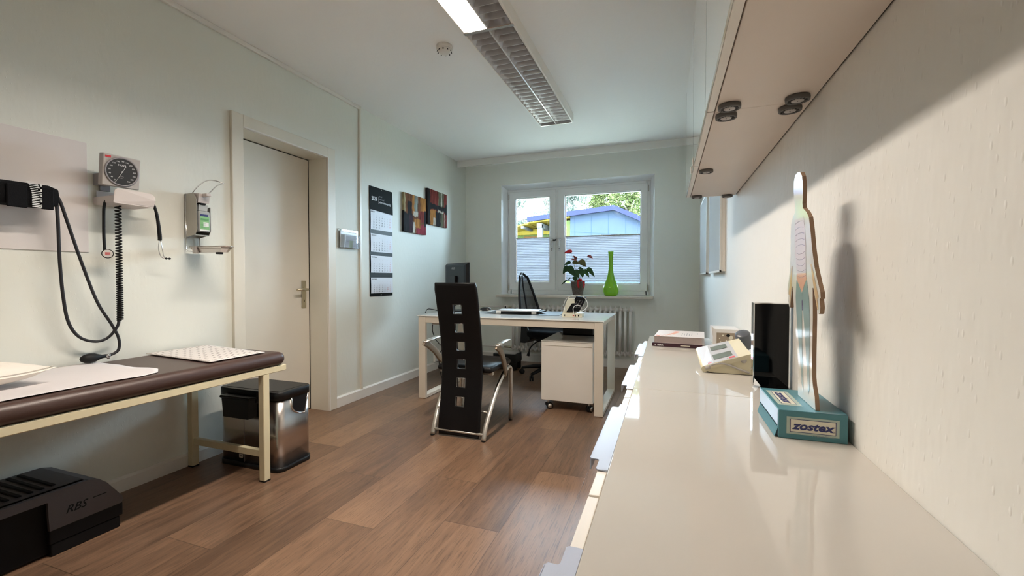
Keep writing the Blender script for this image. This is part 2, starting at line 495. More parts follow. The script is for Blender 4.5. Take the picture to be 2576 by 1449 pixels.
m.poly([(VX0, YO + .1, -.3), (VX1, YO + .1, -.3), (VX1, YO + .1, VZ0), (VX0, YO + .1, VZ0)])
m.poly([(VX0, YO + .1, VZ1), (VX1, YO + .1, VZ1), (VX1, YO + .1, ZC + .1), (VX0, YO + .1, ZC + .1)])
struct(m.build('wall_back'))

# baseboards
def profile_board(m, p0, p1, nrm, h, t):
    """skirting with a small bevelled top from p0 to p1, nrm into the room"""
    n = Vector(nrm); a = Vector(p0); d = Vector(p1) - a
    pts = [a, a + n * t, a + n * t + Vector((0, 0, h - .012)), a + n * (t - .008) + Vector((0, 0, h)), a + Vector((0, 0, h))]
    m.prism(pts, d)
m = mb(M_TRIM); profile_board(m, (XL, 2.857, 0), (XL, YB, 0), (1, 0, 0), .088, .016)
profile_board(m, (XL, YF, 0), (XL, 1.966, 0), (1, 0, 0), .075, .014)
struct(m.build('baseboard_left'))
m = mb(M_TRIM); profile_board(m, (XL, YB, 0), (XR, YB, 0), (0, -1, 0), .10, .02); struct(m.build('baseboard_back'))
m = mb(M_TRIM); profile_board(m, (XR, YF, 0), (XR, YB, 0), (-1, 0, 0), .08, .015); struct(m.build('baseboard_right'))
# cable duct: down the wall and along the ceiling
m = mb(M_FRAME); m.box(XL, XL + .016, 3.165, 3.190, .085, ZC, .002, 1); struct(m.build('trim_1'))
m = mb(M_TRIM); m.box(XL, XL + .018, YF, 3.165, ZC - .030, ZC - .001, .003, 1); struct(m.build('trim_2'))
# pelmet board in front of the window wall
m = mb(M_TRIM); m.box(XL + .012, XR - .003, 5.06, 5.078, 2.512, ZC - .001, .002, 1); struct(m.build('trim_3'))

# window sill
o = mb(M_MARBLE).box(-2.085, -0.148, 5.185, 5.50, .836, .866, .004, 2).build('trim_4'); struct(o)

# door with frame
d = bpy.data.objects.new('door_1', None); COL.objects.link(d); d.location = (XL, 2.41, 0); d['_wloc'] = [XL, 2.41, 0]; struct(d)
m = mb(M_FRAME); P = .022
m.box(XL, XL + P, 1.966, 2.044, 0, 2.121, .003, 2); m.box(XL, XL + P, 2.779, 2.857, 0, 2.121, .003, 2); m.box(XL, XL + P, 2.044, 2.779, 2.043, 2.121, .003, 2)
m.box(XL - .175, XL + .004, 2.030, 2.048, 0, 2.055); m.box(XL - .175, XL + .004, 2.775, 2.793, 0, 2.055); m.box(XL - .175, XL + .004, 2.03, 2.79, 2.037, 2.055)
m.m(M_TRIM); m.box(XL + .004, XL + P + .002, 2.776, 2.786, 0, 2.048, .002, 1); m.box(XL + .004, XL + P + .002, 2.044, 2.78, 2.038, 2.048, .002, 1)
m.build('door_frame', d)
leaf = mb(M_DOOR).box(XL - .215, XL - .178, 2.045, 2.772, .008, 2.032, .003, 2).build('door_leaf', d)
mb(M_RUB).box(XL - .20, XL - .1765, 2.7725, 2.7755, .01, 2.034).build('seal', d)
m = mb(M_BRASS); xh = XL - .178
m.box(xh, xh + .007, 2.690, 2.735, .835, 1.055, .003, 2)
m.tube([(xh + .004, 2.712, .985), (xh + .045, 2.712, .985), (xh + .055, 2.705, .985), (xh + .055, 2.690, .985), (xh + .053, 2.60, .983)], .0095, 10)
m.lathe([(.013, 0), (.013, .012), (.009, .014)], 14, (xh + .006, 2.712, .985), Matrix.Rotation(PI / 2, 3, 'Y'))
for z in (.845, 1.045):
    for y in (2.696, 2.729): m.lathe([(.003, 0), (.003, .001)], 8, (xh + .007, y, z), Matrix.Rotation(PI / 2, 3, 'Y'))
m.m(M_BLKPL); m.box(xh + .0065, xh + .0075, 2.709, 2.716, .882, .902)
h = m.build('door_handle', leaf)

struct(mb(M_DOOR).box(XL - .27, XL - .25, 1.9, 2.9, 0, 2.2).build('wall_light_block'))  # unseen box added behind the door to block sky light leaking in
# window
wn = bpy.data.objects.new('window_1', None); COL.objects.link(wn); wn.location = (-1.115, 5.52, VZ0); wn['_wloc'] = [-1.115, 5.52, VZ0]; struct(wn)
def frame_rect(m, x0, x1, z0, z1, w, y0, y1, wb=None, bev=.006):
    wb = wb or w
    m.box(x0, x0 + w, y0, y1, z0, z1, bev, 2); m.box(x1 - w, x1, y0, y1, z0, z1, bev, 2)
    m.box(x0 + w * .6, x1 - w * .6, y0, y1, z1 - w, z1, bev, 2); m.box(x0 + w * .6, x1 - w * .6, y0, y1, z0, z0 + wb, bev, 2)
m = mb(M_PVC); frame_rect(m, VX0, VX1, VZ0, VZ1, .060, 5.515, 5.585); m.box(-1.372, -1.342, 5.520, 5.585, VZ0, VZ1, .003, 1)
m.build('window_frame', wn)
for (x0, x1, gx0, gx1, gzb, cx) in ((-2.013, -1.372, -1.927, -1.449, 1.022, -1.412), (-1.342, -0.226, -1.253, -0.305, 1.006, -1.316)):
    m = mb(M_PVC); z0, z1 = .920, 2.233
    for (a0, a1, b0, b1) in ((x0, gx0, z0, z1), (gx1, x1, z0, z1), (gx0 - .01, gx1 + .01, 2.152, z1), (gx0 - .01, gx1 + .01, z0, gzb)):
        m.box(a0, a1, 5.500, 5.565, b0, b1, .006, 2)
    # glazing bead
    for (a0, a1, b0, b1) in ((gx0 - .002, gx0 + .010, gzb, 2.152), (gx1 - .010, gx1 + .002, gzb, 2.152), (gx0, gx1, 2.141, 2.153), (gx0, gx1, gzb - .001, gzb + .011)):
        m.box(a0, a1, 5.522, 5.560, b0, b1)
    s = m.build('window_sash', wn)
    mb(M_PANE).box(gx0, gx1, 5.548, 5.552, gzb, 2.152).build('glass_pane', s)
    hm = mb(M_CHROME)
    hm.lathe([(.017, 0), (.017, .010), (.011, .012), (.010, .042)], 16, (cx, 5.500, 1.58), Matrix.Rotation(PI / 2, 3, 'X'))
    hm.tube([(cx, 5.452, 1.588), (cx, 5.452, 1.56), (cx + .004, 5.455, 1.50), (cx + .002, 5.459, 1.43)], [.011, .012, .009, .008], 10, flat=.006)
    hm.build('window_handle', s)
    # hinges on the outer side
    hx = x0 - .008 if cx < -1.4 else x1 + .008
    hg = mb(M_SATIN)
    for z in (.945, 2.16): hg.tube([(hx, 5.500, z - .03), (hx, 5.500, z + .045)], .008, 8)
    hg.build('hinge', s)
m = mb(M_INKK); m.tube([(-1.396, 5.47, 1.572), (-1.375, 5.485, 1.572), (-1.357, 5.49, 1.580)], .010, 10); m.build('lock_catch', wn)

# pleated blinds, one per sash
def blind(x0, x1, z0, z1, label):
    o = thing('pleated_blind', label, 'blind', ((x0 + x1) / 2, 5.53, z0), 'pleated blinds on the window')
    n = 2 * max(4, round((z1 - z0) / .0225)); rows = []
    for k in range(n + 1):
        z = z0 + .012 + (z1 - z0 - .024) * k / n; y = 5.534 + (.006 if k % 2 else -.006)
        rows.append([Vector((x0, y, z)), Vector((x1, y, z))])
    mm = mb(M_BLIND); mm.grid(rows, smooth=False); mm.build('pleated_fabric', o)
    mm = mb(M_SATIN); mm.box(x0 - .004, x1 + .004, 5.523, 5.545, z1 - .012, z1, .002, 1); xm = (x0 + x1) / 2
    mm.m(M_PVC).box(xm - .018, xm + .018, 5.518, 5.526, z1 - .014, z1 + .003, .002, 1); mm.build('top_rail', o)
    mm = mb(M_PVC); mm.box(x0 - .004, x1 + .004, 5.523, 5.545, z0, z0 + .012, .002, 1); mm.build('bottom_rail', o)
    mm = mb(M_INK)
    for x in (x0 + .03, x1 - .03): mm.tube([(x, 5.534, z0), (x, 5.534, 2.145)], .0008, 5)
    mm.build('tension_cord', o)
blind(-1.915, -1.460, 1.034, 1.620, 'narrow white pleated blind on the lower half of the left window sash')
blind(-1.240, -0.318, 1.034, 1.622, 'wide white pleated blind behind the plant and vase')

# ================================================================== OUTSIDE
M_BOUNCE = mat('pale_bounce_ground', (0.19, 0.18, 0.14), 0.9, spec=0.1, var=(3, 0.3))  # unseen ground, made pale so it bounces light up to the ceiling
struct(mb(M_BOUNCE).box(-40, 40, 5.72, 70, -.5, -.35).build('ground'))
M_BLUEP = mat('pale_blue_cladding', (0.030, 0.0375, 0.052), 0.6, spec=0.0)
M_PURP = mat('blue_metal_fascia', (0.0175, 0.0185, 0.038), 0.45, spec=0.0)
M_YEL = mat('yellow_painted_boards', (0.16, 0.110, 0.018), 0.6, spec=0.0)
M_GRNW = mat('light_green_render', (0.048, 0.060, 0.018), 0.8, spec=0.0)
M_WHT = mat('white_timber', (0.085, 0.082, 0.075), 0.5, spec=0.0)
M_ORG = mat('orange_window_wood', (0.085, 0.035, 0.012), 0.6, spec=0.0)
b = thing('neighbouring_house', 'light blue gabled house with blue fascia and yellow eaves outside the window', 'building', (-1.7, 15.2, -.35))
AX, AZ = -1.69, 3.50
def zr(x): return AZ - (AX - x) * .085 if x < AX else AZ - (x - AX) * .48
m = mb(M_BLUEP)
m.prism([(-3.21, 15.0, -.35), (1.6, 15.0, -.35), (1.6, 15.0, zr(1.6) - .1), (AX, 15.0, AZ - .1), (-3.21, 15.0, zr(-3.21) - .1)], (0, 6, 0)); m.build('wall', b)
m = mb(mat('joint_blue', (0.024, 0.038, 0.050), 0.8, spec=0.0))
for x in (-3.05, -2.48, -1.9, -1.33, -.8): m.box(x, x + .008, 14.992, 14.9995, -.3, zr(x) - .2)
m.prism([(-3.21, 14.992, 2.725), (-.5, 14.992, 2.49), (-.5, 14.992, 2.48), (-3.21, 14.992, 2.715)], (0, .007, 0)); m.build('panel_joint', b)
m = mb(M_GRNW)
m.box(-7.2, -3.21, 16.2, 20, -.35, 3.05); m.box(-3.60, -3.21, 15.02, 16.2, -.35, 3.12); m.build('green_wall', b)
m = mb(M_PURP)
for (p, q) in (((-4.72, zr(-4.72) + .03), (AX, AZ + .03)), ((AX, AZ + .03), (2.0, zr(2.0) + .03))):
    m.prism([(p[0], 14.75, p[1] - .165), (q[0], 14.75, q[1] - .165), (q[0], 14.75, q[1]), (p[0], 14.75, p[1])], (0, .1, 0))
m.build('fascia', b)
m = mb(mat('roof_grey', (0.02, 0.021, 0.03), 0.8, spec=0.0))
for (p, q) in (((-4.72, zr(-4.72)), (AX, AZ)), ((AX, AZ), (2.0, zr(2.0)))):
    m.prism([(p[0], 14.8, p[1] - .03), (q[0], 14.8, q[1] - .03), (q[0], 14.8, q[1]), (p[0], 14.8, p[1])], (0, 6, 0))
m.build('roof', b)
m = mb(M_YEL)
m.prism([(-4.72, 14.86, 3.06), (-3.21, 14.86, 3.20), (-3.21, 14.86, 3.24), (-4.72, 14.86, 3.10)], (0, 1.6, 0))
m.prism([(-7.4, 14.9, 2.55), (-4.72, 14.9, 3.04), (-4.72, 14.9, 3.09), (-7.4, 14.9, 2.60)], (0, 1.6, 0))
m.box(-7.2, -3.25, 16.05, 16.2, 2.78, 3.0); m.build('eaves_boards', b)
m = mb(M_WHT); m.prism([(-7.4, 14.78, 2.62), (-4.72, 14.78, 3.22), (-4.72, 14.78, 3.42), (-7.4, 14.78, 2.75)], (0, .09, 0)); m.build('verge_board', b)
m = mb(M_WHT); m.box(-4.40, -4.22, 14.95, 15.13, -.35, 3.02); m.box(-4.40, -4.22, 14.9, 16.1, 2.9, 3.06)
m.box(-5.0, -4.9, 14.9, 16.1, 2.90, 2.98); m.build('post', b)
for (x0, x1) in ((-5.3, -4.75), (-4.1, -3.7)):
    f = mb(M_ORG); f.box(x0, x1, 16.15, 16.21, 1.4, 2.72); f = f.build('window', b)
    mb(M_BLKGL).box(x0 + .07, x1 - .07, 16.14, 16.155, 1.48, 2.64).build('pane', f)

M_LEAF1 = leafmat('leaves_lime', (0.045, 0.06, 0.018), (0.11, 0.115, 0.045), spec=0.0)
M_LEAF2 = leafmat('leaves_silver', (0.065, 0.082, 0.060), (0.14, 0.15, 0.12), spec=0.0)
M_BARK = mat('bark', (0.12, 0.09, 0.07), 0.9, bump=(20, 1.0, 0.02))
def tree(x, y, h, cr, material, label, n=8500, seed=1, leaf=.085):
    R = random.Random(seed)
    t = thing('tree', label, 'tree', (x, y, -.35), 'trees behind the blue house')
    m = mb(M_BARK); m.tube([(x, y, -.35), (x + .1, y, h * .35), (x - .05, y + .1, h * .6), (x, y, h * .9)], [.22, .17, .1, .03], 10, spline=4)
    for k in range(9):
        a = R.uniform(0, 2 * PI); z = h * R.uniform(.3, .75); L = cr * R.uniform(.6, .9)
        m.tube([(x, y, z), (x + L * .5 * math.cos(a), y + L * .5 * math.sin(a), z + L * .35), (x + L * math.cos(a), y + L * math.sin(a), z + L * .6)], [.07, .04, .015], 6)
    m.build('trunk', t)
    m = mb(material); blobs = []
    for k in range(34):
        a = R.uniform(0, 2 * PI); rr = cr * R.uniform(.10, .90); z = h * R.uniform(.34, 1.0)
        s = (1 - abs(z / h - .62) * 1.1)
        blobs.append((x + rr * max(.3, s) * math.cos(a), y + rr * max(.3, s) * math.sin(a), z, cr * R.uniform(.22, .42)))
    for k in range(n):
        bx, by, bz, br = R.choice(blobs)
        d = Vector((R.gauss(0, 1), R.gauss(0, 1), R.gauss(0, 1))).normalized() * br * R.uniform(.55, 1.05)
        c = Vector((bx, by, bz)) + d
        u = Vector((R.gauss(0, 1), R.gauss(0, 1), R.gauss(0, 1))).normalized(); v = u.orthogonal().normalized()
        s = leaf * R.uniform(.6, 1.2)
        m.poly([c - u * s, c + v * s * .5, c + u * s, c - v * s * .5])
    m.build('foliage', t)
tree(-8.6, 24, 6.6, 1.45, M_LEAF2, 'pale silvery tree outside, at the left edge of the narrow window sash', seed=3)
tree(-7.4, 28, 8.4, 1.75, M_LEAF2, 'tall silvery tree outside, seen at the right of the narrow window sash', seed=9)
tree(-5.2, 24, 6.3, 1.35, M_LEAF2, 'grey green tree outside, just right of the window mullion', seed=4)
tree(-3.9, 28, 7.0, 1.7, M_LEAF1, 'bright lime tree outside, behind the middle of the blue roof', seed=5)
tree(-1.9, 24, 6.6, 1.45, M_LEAF1, 'bright lime tree outside, right above the roof peak of the blue house', seed=6)
tree(-.1, 28, 8.6, 1.9, M_LEAF1, 'tall lime tree outside, at the right end of the blue roof', seed=8)
# ================================================================== CEILING
lamp = thing('louvre_ceiling_light', 'long white ceiling light with mirrored louvres, only one near tube lit', 'ceiling light', (-0.987, 2.34, ZC))
LX0, LX1, LZ = -1.137, -0.837, 2.515
m = mb(M_WHITE)
m.box(LX0 - .003, LX0 + .003, .74, 3.985, LZ, ZC); m.box(LX1 - .003, LX1 + .012, .74, 3.985, LZ, ZC, .002, 1)
m.box(LX0, LX1, .74, .746, LZ, ZC); m.box(LX0, LX1, 3.979, 3.985, LZ, ZC); m.box(LX0, LX1, .74, 3.985, ZC - .008, ZC - .002)
m.build('housing', lamp)
m = mb(M_STEEL); m.box(LX0 - .004, LX1 + .006, 2.330, 2.356, LZ - .004, LZ + .02, .002, 1)
for y in (.74, 3.970): m.box(LX0, LX1, y, y + .014, LZ - .003, LZ + .02, .001, 1)
m.build('joint_strip', lamp)
XC = (LX0 + LX1) / 2
M_TUBE = emis('lit_tube', (1.0, 0.90, 0.76), 90.0); M_TUBEO = mat('unlit_tube', (0.75, 0.75, 0.74), 0.3)
for si, (y0, y1) in enumerate(((.754, 2.330), (2.356, 3.970))):
    m = mb(M_MIRROR)
    # slanted side reflectors, ridge in the middle
    for (xa, xb) in ((LX0 + .003, LX0 + .022), (LX1 - .003, LX1 - .022)):
        m.grid([[(xa, y0, LZ), (xa, y1, LZ)], [(xb, y0, LZ + .045), (xb, y1, LZ + .045)]], smooth=False)
    for s in (-1, 1): m.grid([[(XC + s * .004, y0, LZ), (XC + s * .004, y1, LZ)], [(XC + s * .018, y0, LZ + .040), (XC + s * .018, y1, LZ + .040)]], smooth=False)
    m.box(XC - .001, XC + .001, y0, y1, LZ + .001, ZC - .012)
    for y in (y0 + .001, y1 - .001): m.box(LX0 + .003, LX1 - .003, y - .001, y + .001, LZ + .001, ZC - .012)
    m.grid([[(XC - .004, y0, LZ), (XC - .004, y1, LZ)], [(XC + .004, y0, LZ), (XC + .004, y1, LZ)]], smooth=False)
    m.box(LX0 + .01, LX1 - .01, y0, y1, ZC - .012, ZC - .010)
    m.build('reflector', lamp)
    n = 24; dy = (y1 - y0) / n
    m = mb(M_MIRROR)
    for k in range(1, n):
        y = y0 + dy * k
        for (xa, xb) in ((LX0 + .008, XC - .008), (XC + .008, LX1 - .008)):
            m.prism([(xa, y - .0012, LZ + .002), (xa, y + .0012, LZ + .002), (xa, y + .006, LZ + .040), (xa, y - .006, LZ + .040)], (xb - xa, 0, 0))
    m.build('louvre_blades', lamp)
    for li, x in enumerate(((LX0 + XC) / 2, (XC + LX1) / 2)):
        lit = (si == 0 and li == 0)
        mm = mb(M_TUBE if lit else M_TUBEO); mm.tube([(x, y0 + .03, LZ + .058), (x, y1 - .03, LZ + .058)], .008, 12)
        mm.m(M_CHROME).tube([(x, y0 + .012, LZ + .058), (x, y0 + .032, LZ + .058)], .0085, 12); mm.m(M_CHROME).tube([(x, y1 - .032, LZ + .058), (x, y1 - .012, LZ + .058)], .0085, 12)
        tb = mm.build('fluorescent_tube', lamp)
        if lit: tb['label'] = 'lit fluorescent tube'
tl = light('AREA', 'tube_light', ((LX0 + XC) / 2, 1.54, LZ + .008), (0, 0, 0), 14.3, (1.0, 0.90, 0.80), shape='RECTANGLE', size=.105, size_y=1.56, spread=math.radians(142))
tl.parent = lamp; tl.location = tl.location - lamp.location

sd = thing('smoke_detector', 'round white smoke detector on the ceiling beside the light', 'smoke detector', (-1.385, 2.55, ZC))
m = mb(M_TRIM); m.lathe([(.052, ZC - .0005), (.053, ZC - .006), (.053, ZC - .020), (.050, ZC - .024)], 32, (-1.385, 2.55, 0)); m.build('base_ring', sd)
m = mb(M_TRIM); m.lathe([(.047, ZC - .022), (.046, ZC - .030), (.037, ZC - .043), (.022, ZC - .050), (.001, ZC - .051)], 32, (-1.385, 2.55, 0)); m.build('sensor_dome', sd)
m = mb(M_BLKPL)
for k in range(10):
    a = 2 * PI * k / 10; m.box(-.0035, .0035, -.0015, .0015, -.008, .006, mtx=Matrix.Translation((-1.385 + .0445 * math.cos(a), 2.55 + .0445 * math.sin(a), ZC - .0335)) @ Matrix.Rotation(a + PI / 2, 4, 'Z') @ Matrix.Rotation(-.5, 4, 'X'))
m.build('smoke_slots', sd)

# ================================================================== LEFT WALL
# calendar
CY0, CY1 = 3.308, 3.657
cal = thing('wall_calendar', 'long black four-month 2024 wall calendar hanging left of the paintings', 'calendar', (XL, 3.48, 1.4))
m = mb(M_CAL); m.box(XL + .001, XL + .004, CY0, CY1, .905, 1.928, .0005, 1); m.build('backing_board', cal)
m = mb(M_CAL)
m.grid([[(XL + .005, CY0, 1.928), (XL + .005, CY1, 1.928)], [(XL + .010, CY0, 1.80), (XL + .010, CY1, 1.80)], [(XL + .009, CY0, 1.712), (XL + .012, CY1, 1.700)]]); hd = m.build('header_card', cal)
U, V = (0, 1, 0), (0, 0, 1)
m = mb(M_INK); write(m, [('2024', .022, 1.800, .052)], (XL + .0115, CY0, 0), U, V, bold=.02, stretch=.72)
write(m, [('vierundzwanzig', .135, 1.785, .030)], (XL + .0115, CY0, 0), U, V, bold=.01, stretch=.95)
m.m(M_LGREY); m.box(XL + .0112, XL + .0118, CY0 + .124, CY0 + .126, 1.775, 1.845)
m.m(M_INKG); write(m, [('zwei', .135, 1.842, .024), ('tausend', .135, 1.815, .024)], (XL + .0115, CY0, 0), U, V, bold=-.005)
m.m(M_CHROME); m.lathe([(.004, 0), (.004, .003)], 10, (XL + .006, 3.485, 1.915), Matrix.Rotation(PI / 2, 3, 'Y'))
m.build('header_lettering', cal)
z_tops = [(1.712, 1.530), (1.492, 1.322), (1.288, 1.128), (1.082, .935)]
for k, ((z1, z0), (nm, st, nd_)) in enumerate(zip(z_tops, (('2024 JULI', 0, 31), ('2024 AUGUST', 3, 31), ('2024 SEPTEMBER', 6, 30), ('2024 SEPTEMBER', 6, 30)))):
    xx = XL + .0075
    m = mb(M_SHEET); m.grid([[(xx - .001, CY0 + .012, z1), (xx - .001, CY1 - .004, z1)], [(xx + .001, CY0 + .012, (z0 + z1) / 2), (xx + .002, CY1 - .004, (z0 + z1) / 2)], [(xx, CY0 + .012, z0), (xx + .003, CY1 - .004, z0)]])
    sh = m.build('month_sheet', cal)
    dark, light_, red = [], [], []
    hgt = z1 - z0; rh = hgt / 7.6; cw = .041; y00 = .052; fs = rh * .78
    for i_, dn in enumerate(['Mo', 'Di', 'Mi', 'Do', 'Fr', 'Sa', 'So']): light_.append((dn, y00 + i_ * cw, z1 - rh * 2.0, fs * .5))
    for dday in range(1, nd_ + 1):
        c = (st + dday - 1) % 7; rw = (st + dday - 1) // 7
        if (st == 6 and rw == 0) : pass
        it = (str(dday), y00 + c * cw - (.006 if dday > 9 else 0), z1 - rh * (3.0 + rw), fs)
        (red if c == 6 else light_ if c == 5 else dark).append(it)
    for rw in range(5): light_.append((str(27 + rw + 4 * k), .018, z1 - rh * (3.0 + rw), fs * .6))
    og = (xx + .0028, CY0, 0)
    m = mb(M_INKK); write(m, dark + [(nm, .018, z1 - rh * .95, fs * .85)], og, U, V, bold=.012, stretch=.8)
    m.m(M_LGREY); write(m, light_, og, U, V, stretch=.8); m.m(M_INKR); write(m, red, og, U, V, stretch=.8)
    if k == 3: quad(m, og, U, V, .250, .276, z1 - rh * 6.15, z1 - rh * 6.05); quad(m, og, U, V, .250, .276, z1 - rh * 5.25, z1 - rh * 5.15)
    m.build('dates', sh)
m = mb(M_CALS)
for (za, zb) in ((1.492, 1.530), (1.288, 1.322), (1.082, 1.128)): m.box(XL + .004, XL + .0062, CY0 + .002, CY1 - .001, za, zb)
m.build('divider_band', cal)
m = mb(M_INK); write(m, [('2024', .155, .915, .010)], (XL + .0045, CY0, 0), U, V); m.build('footer_mark', cal)

# paintings
def canvas_mat(name, rects, base):
    """abstract painting: soft-edged blocks of colour over object space (y, z)"""
    m, nt, p = newmat(name); L = nt.links.new; p.inputs['Roughness'].default_value = 0.85
    tc = nd(nt, 'ShaderNodeTexCoord'); n = nd(nt, 'ShaderNodeTexNoise', i_Scale=16.0, i_Detail=5.0); L(tc.outputs['Object'], n.inputs['Vector'])
    mp = nd(nt, 'ShaderNodeMapping'); mp.inputs['Scale'].default_value = (1, 60, 7); L(tc.outputs['Object'], mp.inputs[0])
    nb = nd(nt, 'ShaderNodeTexNoise', i_Scale=1.0, i_Detail=4.0); L(mp.outputs[0], nb.inputs['Vector'])
    sb = nd(nt, 'ShaderNodeVectorMath', operation='MULTIPLY_ADD'); L(n.outputs['Color'], sb.inputs[0]); sb.inputs[1].default_value = (0, .045, .07); L(tc.outputs['Object'], sb.inputs[2])
    sx = nd(nt, 'ShaderNodeSeparateXYZ'); L(sb.outputs[0], sx.inputs[0])
    cur = nd(nt, 'ShaderNodeRGB'); cur.outputs[0].default_value = (*base, 1); cur = cur.outputs[0]

    def edge(v, a, rising):
        r = nd(nt, 'ShaderNodeMapRange'); L(v, r.inputs[0]); r.inputs[1].default_value = a - .005; r.inputs[2].default_value = a + .005
        if not rising: r.inputs[3].default_value = 1; r.inputs[4].default_value = 0
        return r.outputs[0]

    def mul(a, b):
        x = nd(nt, 'ShaderNodeMath', operation='MULTIPLY'); L(a, x.inputs[0]); L(b, x.inputs[1]); return x.outputs[0]
    for (y0, y1, z0, z1, c) in rects:
        k = mul(mul(edge(sx.outputs[1], y0 + .022, True), edge(sx.outputs[1], y1 + .022, False)), mul(edge(sx.outputs[2], z0 + .035, True), edge(sx.outputs[2], z1 + .035, False)))
        mx = nd(nt, 'ShaderNodeMix', data_type='RGBA'); L(k, mx.inputs[0]); L(cur, mx.inputs[6]); mx.inputs[7].default_value = (*c, 1); cur = mx.outputs[2]
    hs = nd(nt, 'ShaderNodeHueSaturation'); mr = nd(nt, 'ShaderNodeMapRange'); mr.inputs[1].default_value = .3; mr.inputs[2].default_value = .7; mr.inputs[3].default_value = .35; mr.inputs[4].default_value = 1.05; p.inputs['Specular IOR Level'].default_value = .08
    L(nb.outputs[0], mr.inputs[0]); L(mr.outputs[0], hs.inputs['Value']); L(cur, hs.inputs['Color']); L(hs.outputs[0], p.inputs['Base Color'])
    return m
# object space is centred on the canvas: y runs left(-) to right(+), z up
K, BR, RD, OR, WH, GR, PK, DG = (.035, .032, .033), (.21, .09, .045), (.25, .055, .045), (.52, .23, .065), (.68, .62, .52), (.17, .17, .11), (.36, .06, .08), (.035, .035, .038)
MA = canvas_mat('painting_orange_pink', [(-.23, -.10, .0, .3, BR), (-.23, -.19, .0, .3, (.55, .45, .25)), (-.15, -.07, -.02, .12, K), (-.23, -.06, -.3, -.0, DG), (-.12, -.05, -.3, -.02, (.06, .035, .045)), (-.055, -.02, -.02, .3, OR),
                                         (-.02, .05, .0, .3, (.32, .34, .30)), (.05, .10, -.02, .3, BR), (.10, .25, .03, .3, OR), (.06, .25, -.08, .05, RD), (-.04, .05, -.02, .03, WH), (.02, .25, -.3, -.10, PK), (-.02, .10, -.14, -.04, OR), (-.05, -.005, -.3, -.09, WH), (.18, .25, -.12, .06, K)], BR)
MB_ = canvas_mat('painting_dark_red', [(-.25, -.17, -.3, .3, K), (-.16, .02, .0, .3, RD), (.02, .16, .02, .3, GR), (.08, .11, .05, .3, WH), (.15, .25, .0, .3, RD), (-.20, .20, -.02, .04, K), (-.17, -.04, -.3, -.03, OR), (-.10, -.05, -.3, -.12, WH),
                                        (-.04, .07, -.3, -.03, DG), (.07, .15, -.3, -.02, GR), (.0, .15, -.035, -.015, WH), (.15, .25, -.3, -.02, RD), (.17, .185, -.3, -.03, WH), (.19, .25, -.04, .08, K)], RD)
for (y0, y1, z0, z1, mt, lb) in ((3.824, 4.255, 1.560, 1.964, MA, 'abstract canvas in orange, white and pink, lower of the two paintings'),
                                 (4.29, 4.745, 1.692, 2.098, MB_, 'abstract canvas in dark red and black, upper painting nearer the window')):
    o = mb(mt).box(XL + .002, XL + .030, y0, y1, z0, z1, .003, 2).build('canvas_painting', base=(XL + .002, (y0 + y1) / 2, (z0 + z1) / 2))
    tag(o, lb, 'painting', 'canvas paintings on the left wall')

# clear leaflet holder beside the door
ah = thing('leaflet_holder', 'clear acrylic leaflet holder screwed to the wall right of the door', 'leaflet holder', (XL, 3.02, 1.33))
m = mb(M_ACRY); m.box(XL + .001, XL + .004, 2.895, 3.150, 1.335, 1.49, .001, 1)
m.prism([(XL + .026, 2.905, 1.335), (XL + .029, 2.905, 1.335), (XL + .036, 2.905, 1.445), (XL + .033, 2.905, 1.445)], (0, .24, 0))
m.box(XL + .002, XL + .029, 2.905, 3.145, 1.332, 1.335); m.build('clear_pocket', ah)
m = mb(M_BLUEW); m.prism([(XL + .012, 2.912, 1.336), (XL + .020, 2.912, 1.336), (XL + .024, 2.912, 1.462), (XL + .016, 2.912, 1.470)], (0, .20, 0)); m.build('white_leaflets', ah)
m = mb(M_CHROME)
for y in (2.91, 3.12): m.lathe([(.004, 0), (.003, .002)], 10, (XL + .004, y, 1.477), Matrix.Rotation(PI / 2, 3, 'Y'))
m.build('screw', ah)
# wall socket
so = thing('wall_socket', 'white wall socket with black plugs low on the wall behind the desk', 'socket', (XL, 4.55, .13))
m = mb(M_TRIM); m.box(XL, XL + .03, 4.45, 4.66, .092, .178, .006, 2); m.build('socket_box', so)
m = mb(M_BLKPL); m.box(XL + .03, XL + .06, 4.50, 4.54, .115, .155, .006, 2); m.box(XL + .03, XL + .055, 4.58, 4.62, .115, .155, .006, 2); m.build('plug', so)

# white board behind the cuff
o = mb(mat('pink_white_laminate', (0.70, 0.655, 0.635), 0.35)).box(XL, XL + .006, .45, 1.253, 1.195, 1.709, .001, 1).build('wall_panel', base=(XL, .85, 1.195))
tag(o, 'plain pinkish white splash panel on the wall behind the blood pressure cuff', 'panel')

# blood pressure gauge on its bracket
gx, gy, gz = -2.44, 1.318, 1.577
g = thing('blood_pressure_gauge', 'square grey blood pressure gauge with round black dial on wall bracket', 'blood pressure monitor', (XL, 1.32, 1.5))
m = mb(M_GREY); m.box(XL, XL + .05, 1.276, 1.325, 1.518, 1.572, .002, 1); m.box(XL + .04, gx - .03, 1.285, 1.32, 1.525, 1.565, .002, 1); m.m(M_GREY).box(XL, XL + .012, 1.298, 1.338, 1.496, 1.57); m.build('wall_bracket', g)
R3 = Matrix.Translation((gx, gy, gz)) @ Matrix.Rotation(math.radians(6), 4, 'Y') @ Matrix.Rotation(math.radians(-3), 4, 'Z')
m = mb(M_LGREY); m.box(-.035, 0, -.073, .074, -.073, .073, .004, 2, mtx=R3); cs = m.build('case', g)
Rl = Matrix.Rotation(PI / 2, 3, 'Y')
m = mb(M_GREY); m.lathe([(.066, 0), (.068, .004), (.064, .006), (.061, .004)], 48, (0, 0, 0), Rl, cap=False)
m.m(M_DIAL).lathe([(.062, .001), (.062, .003)], 48, (0, 0, 0), Rl)
for v in m.bm.verts: v.co = R3 @ v.co
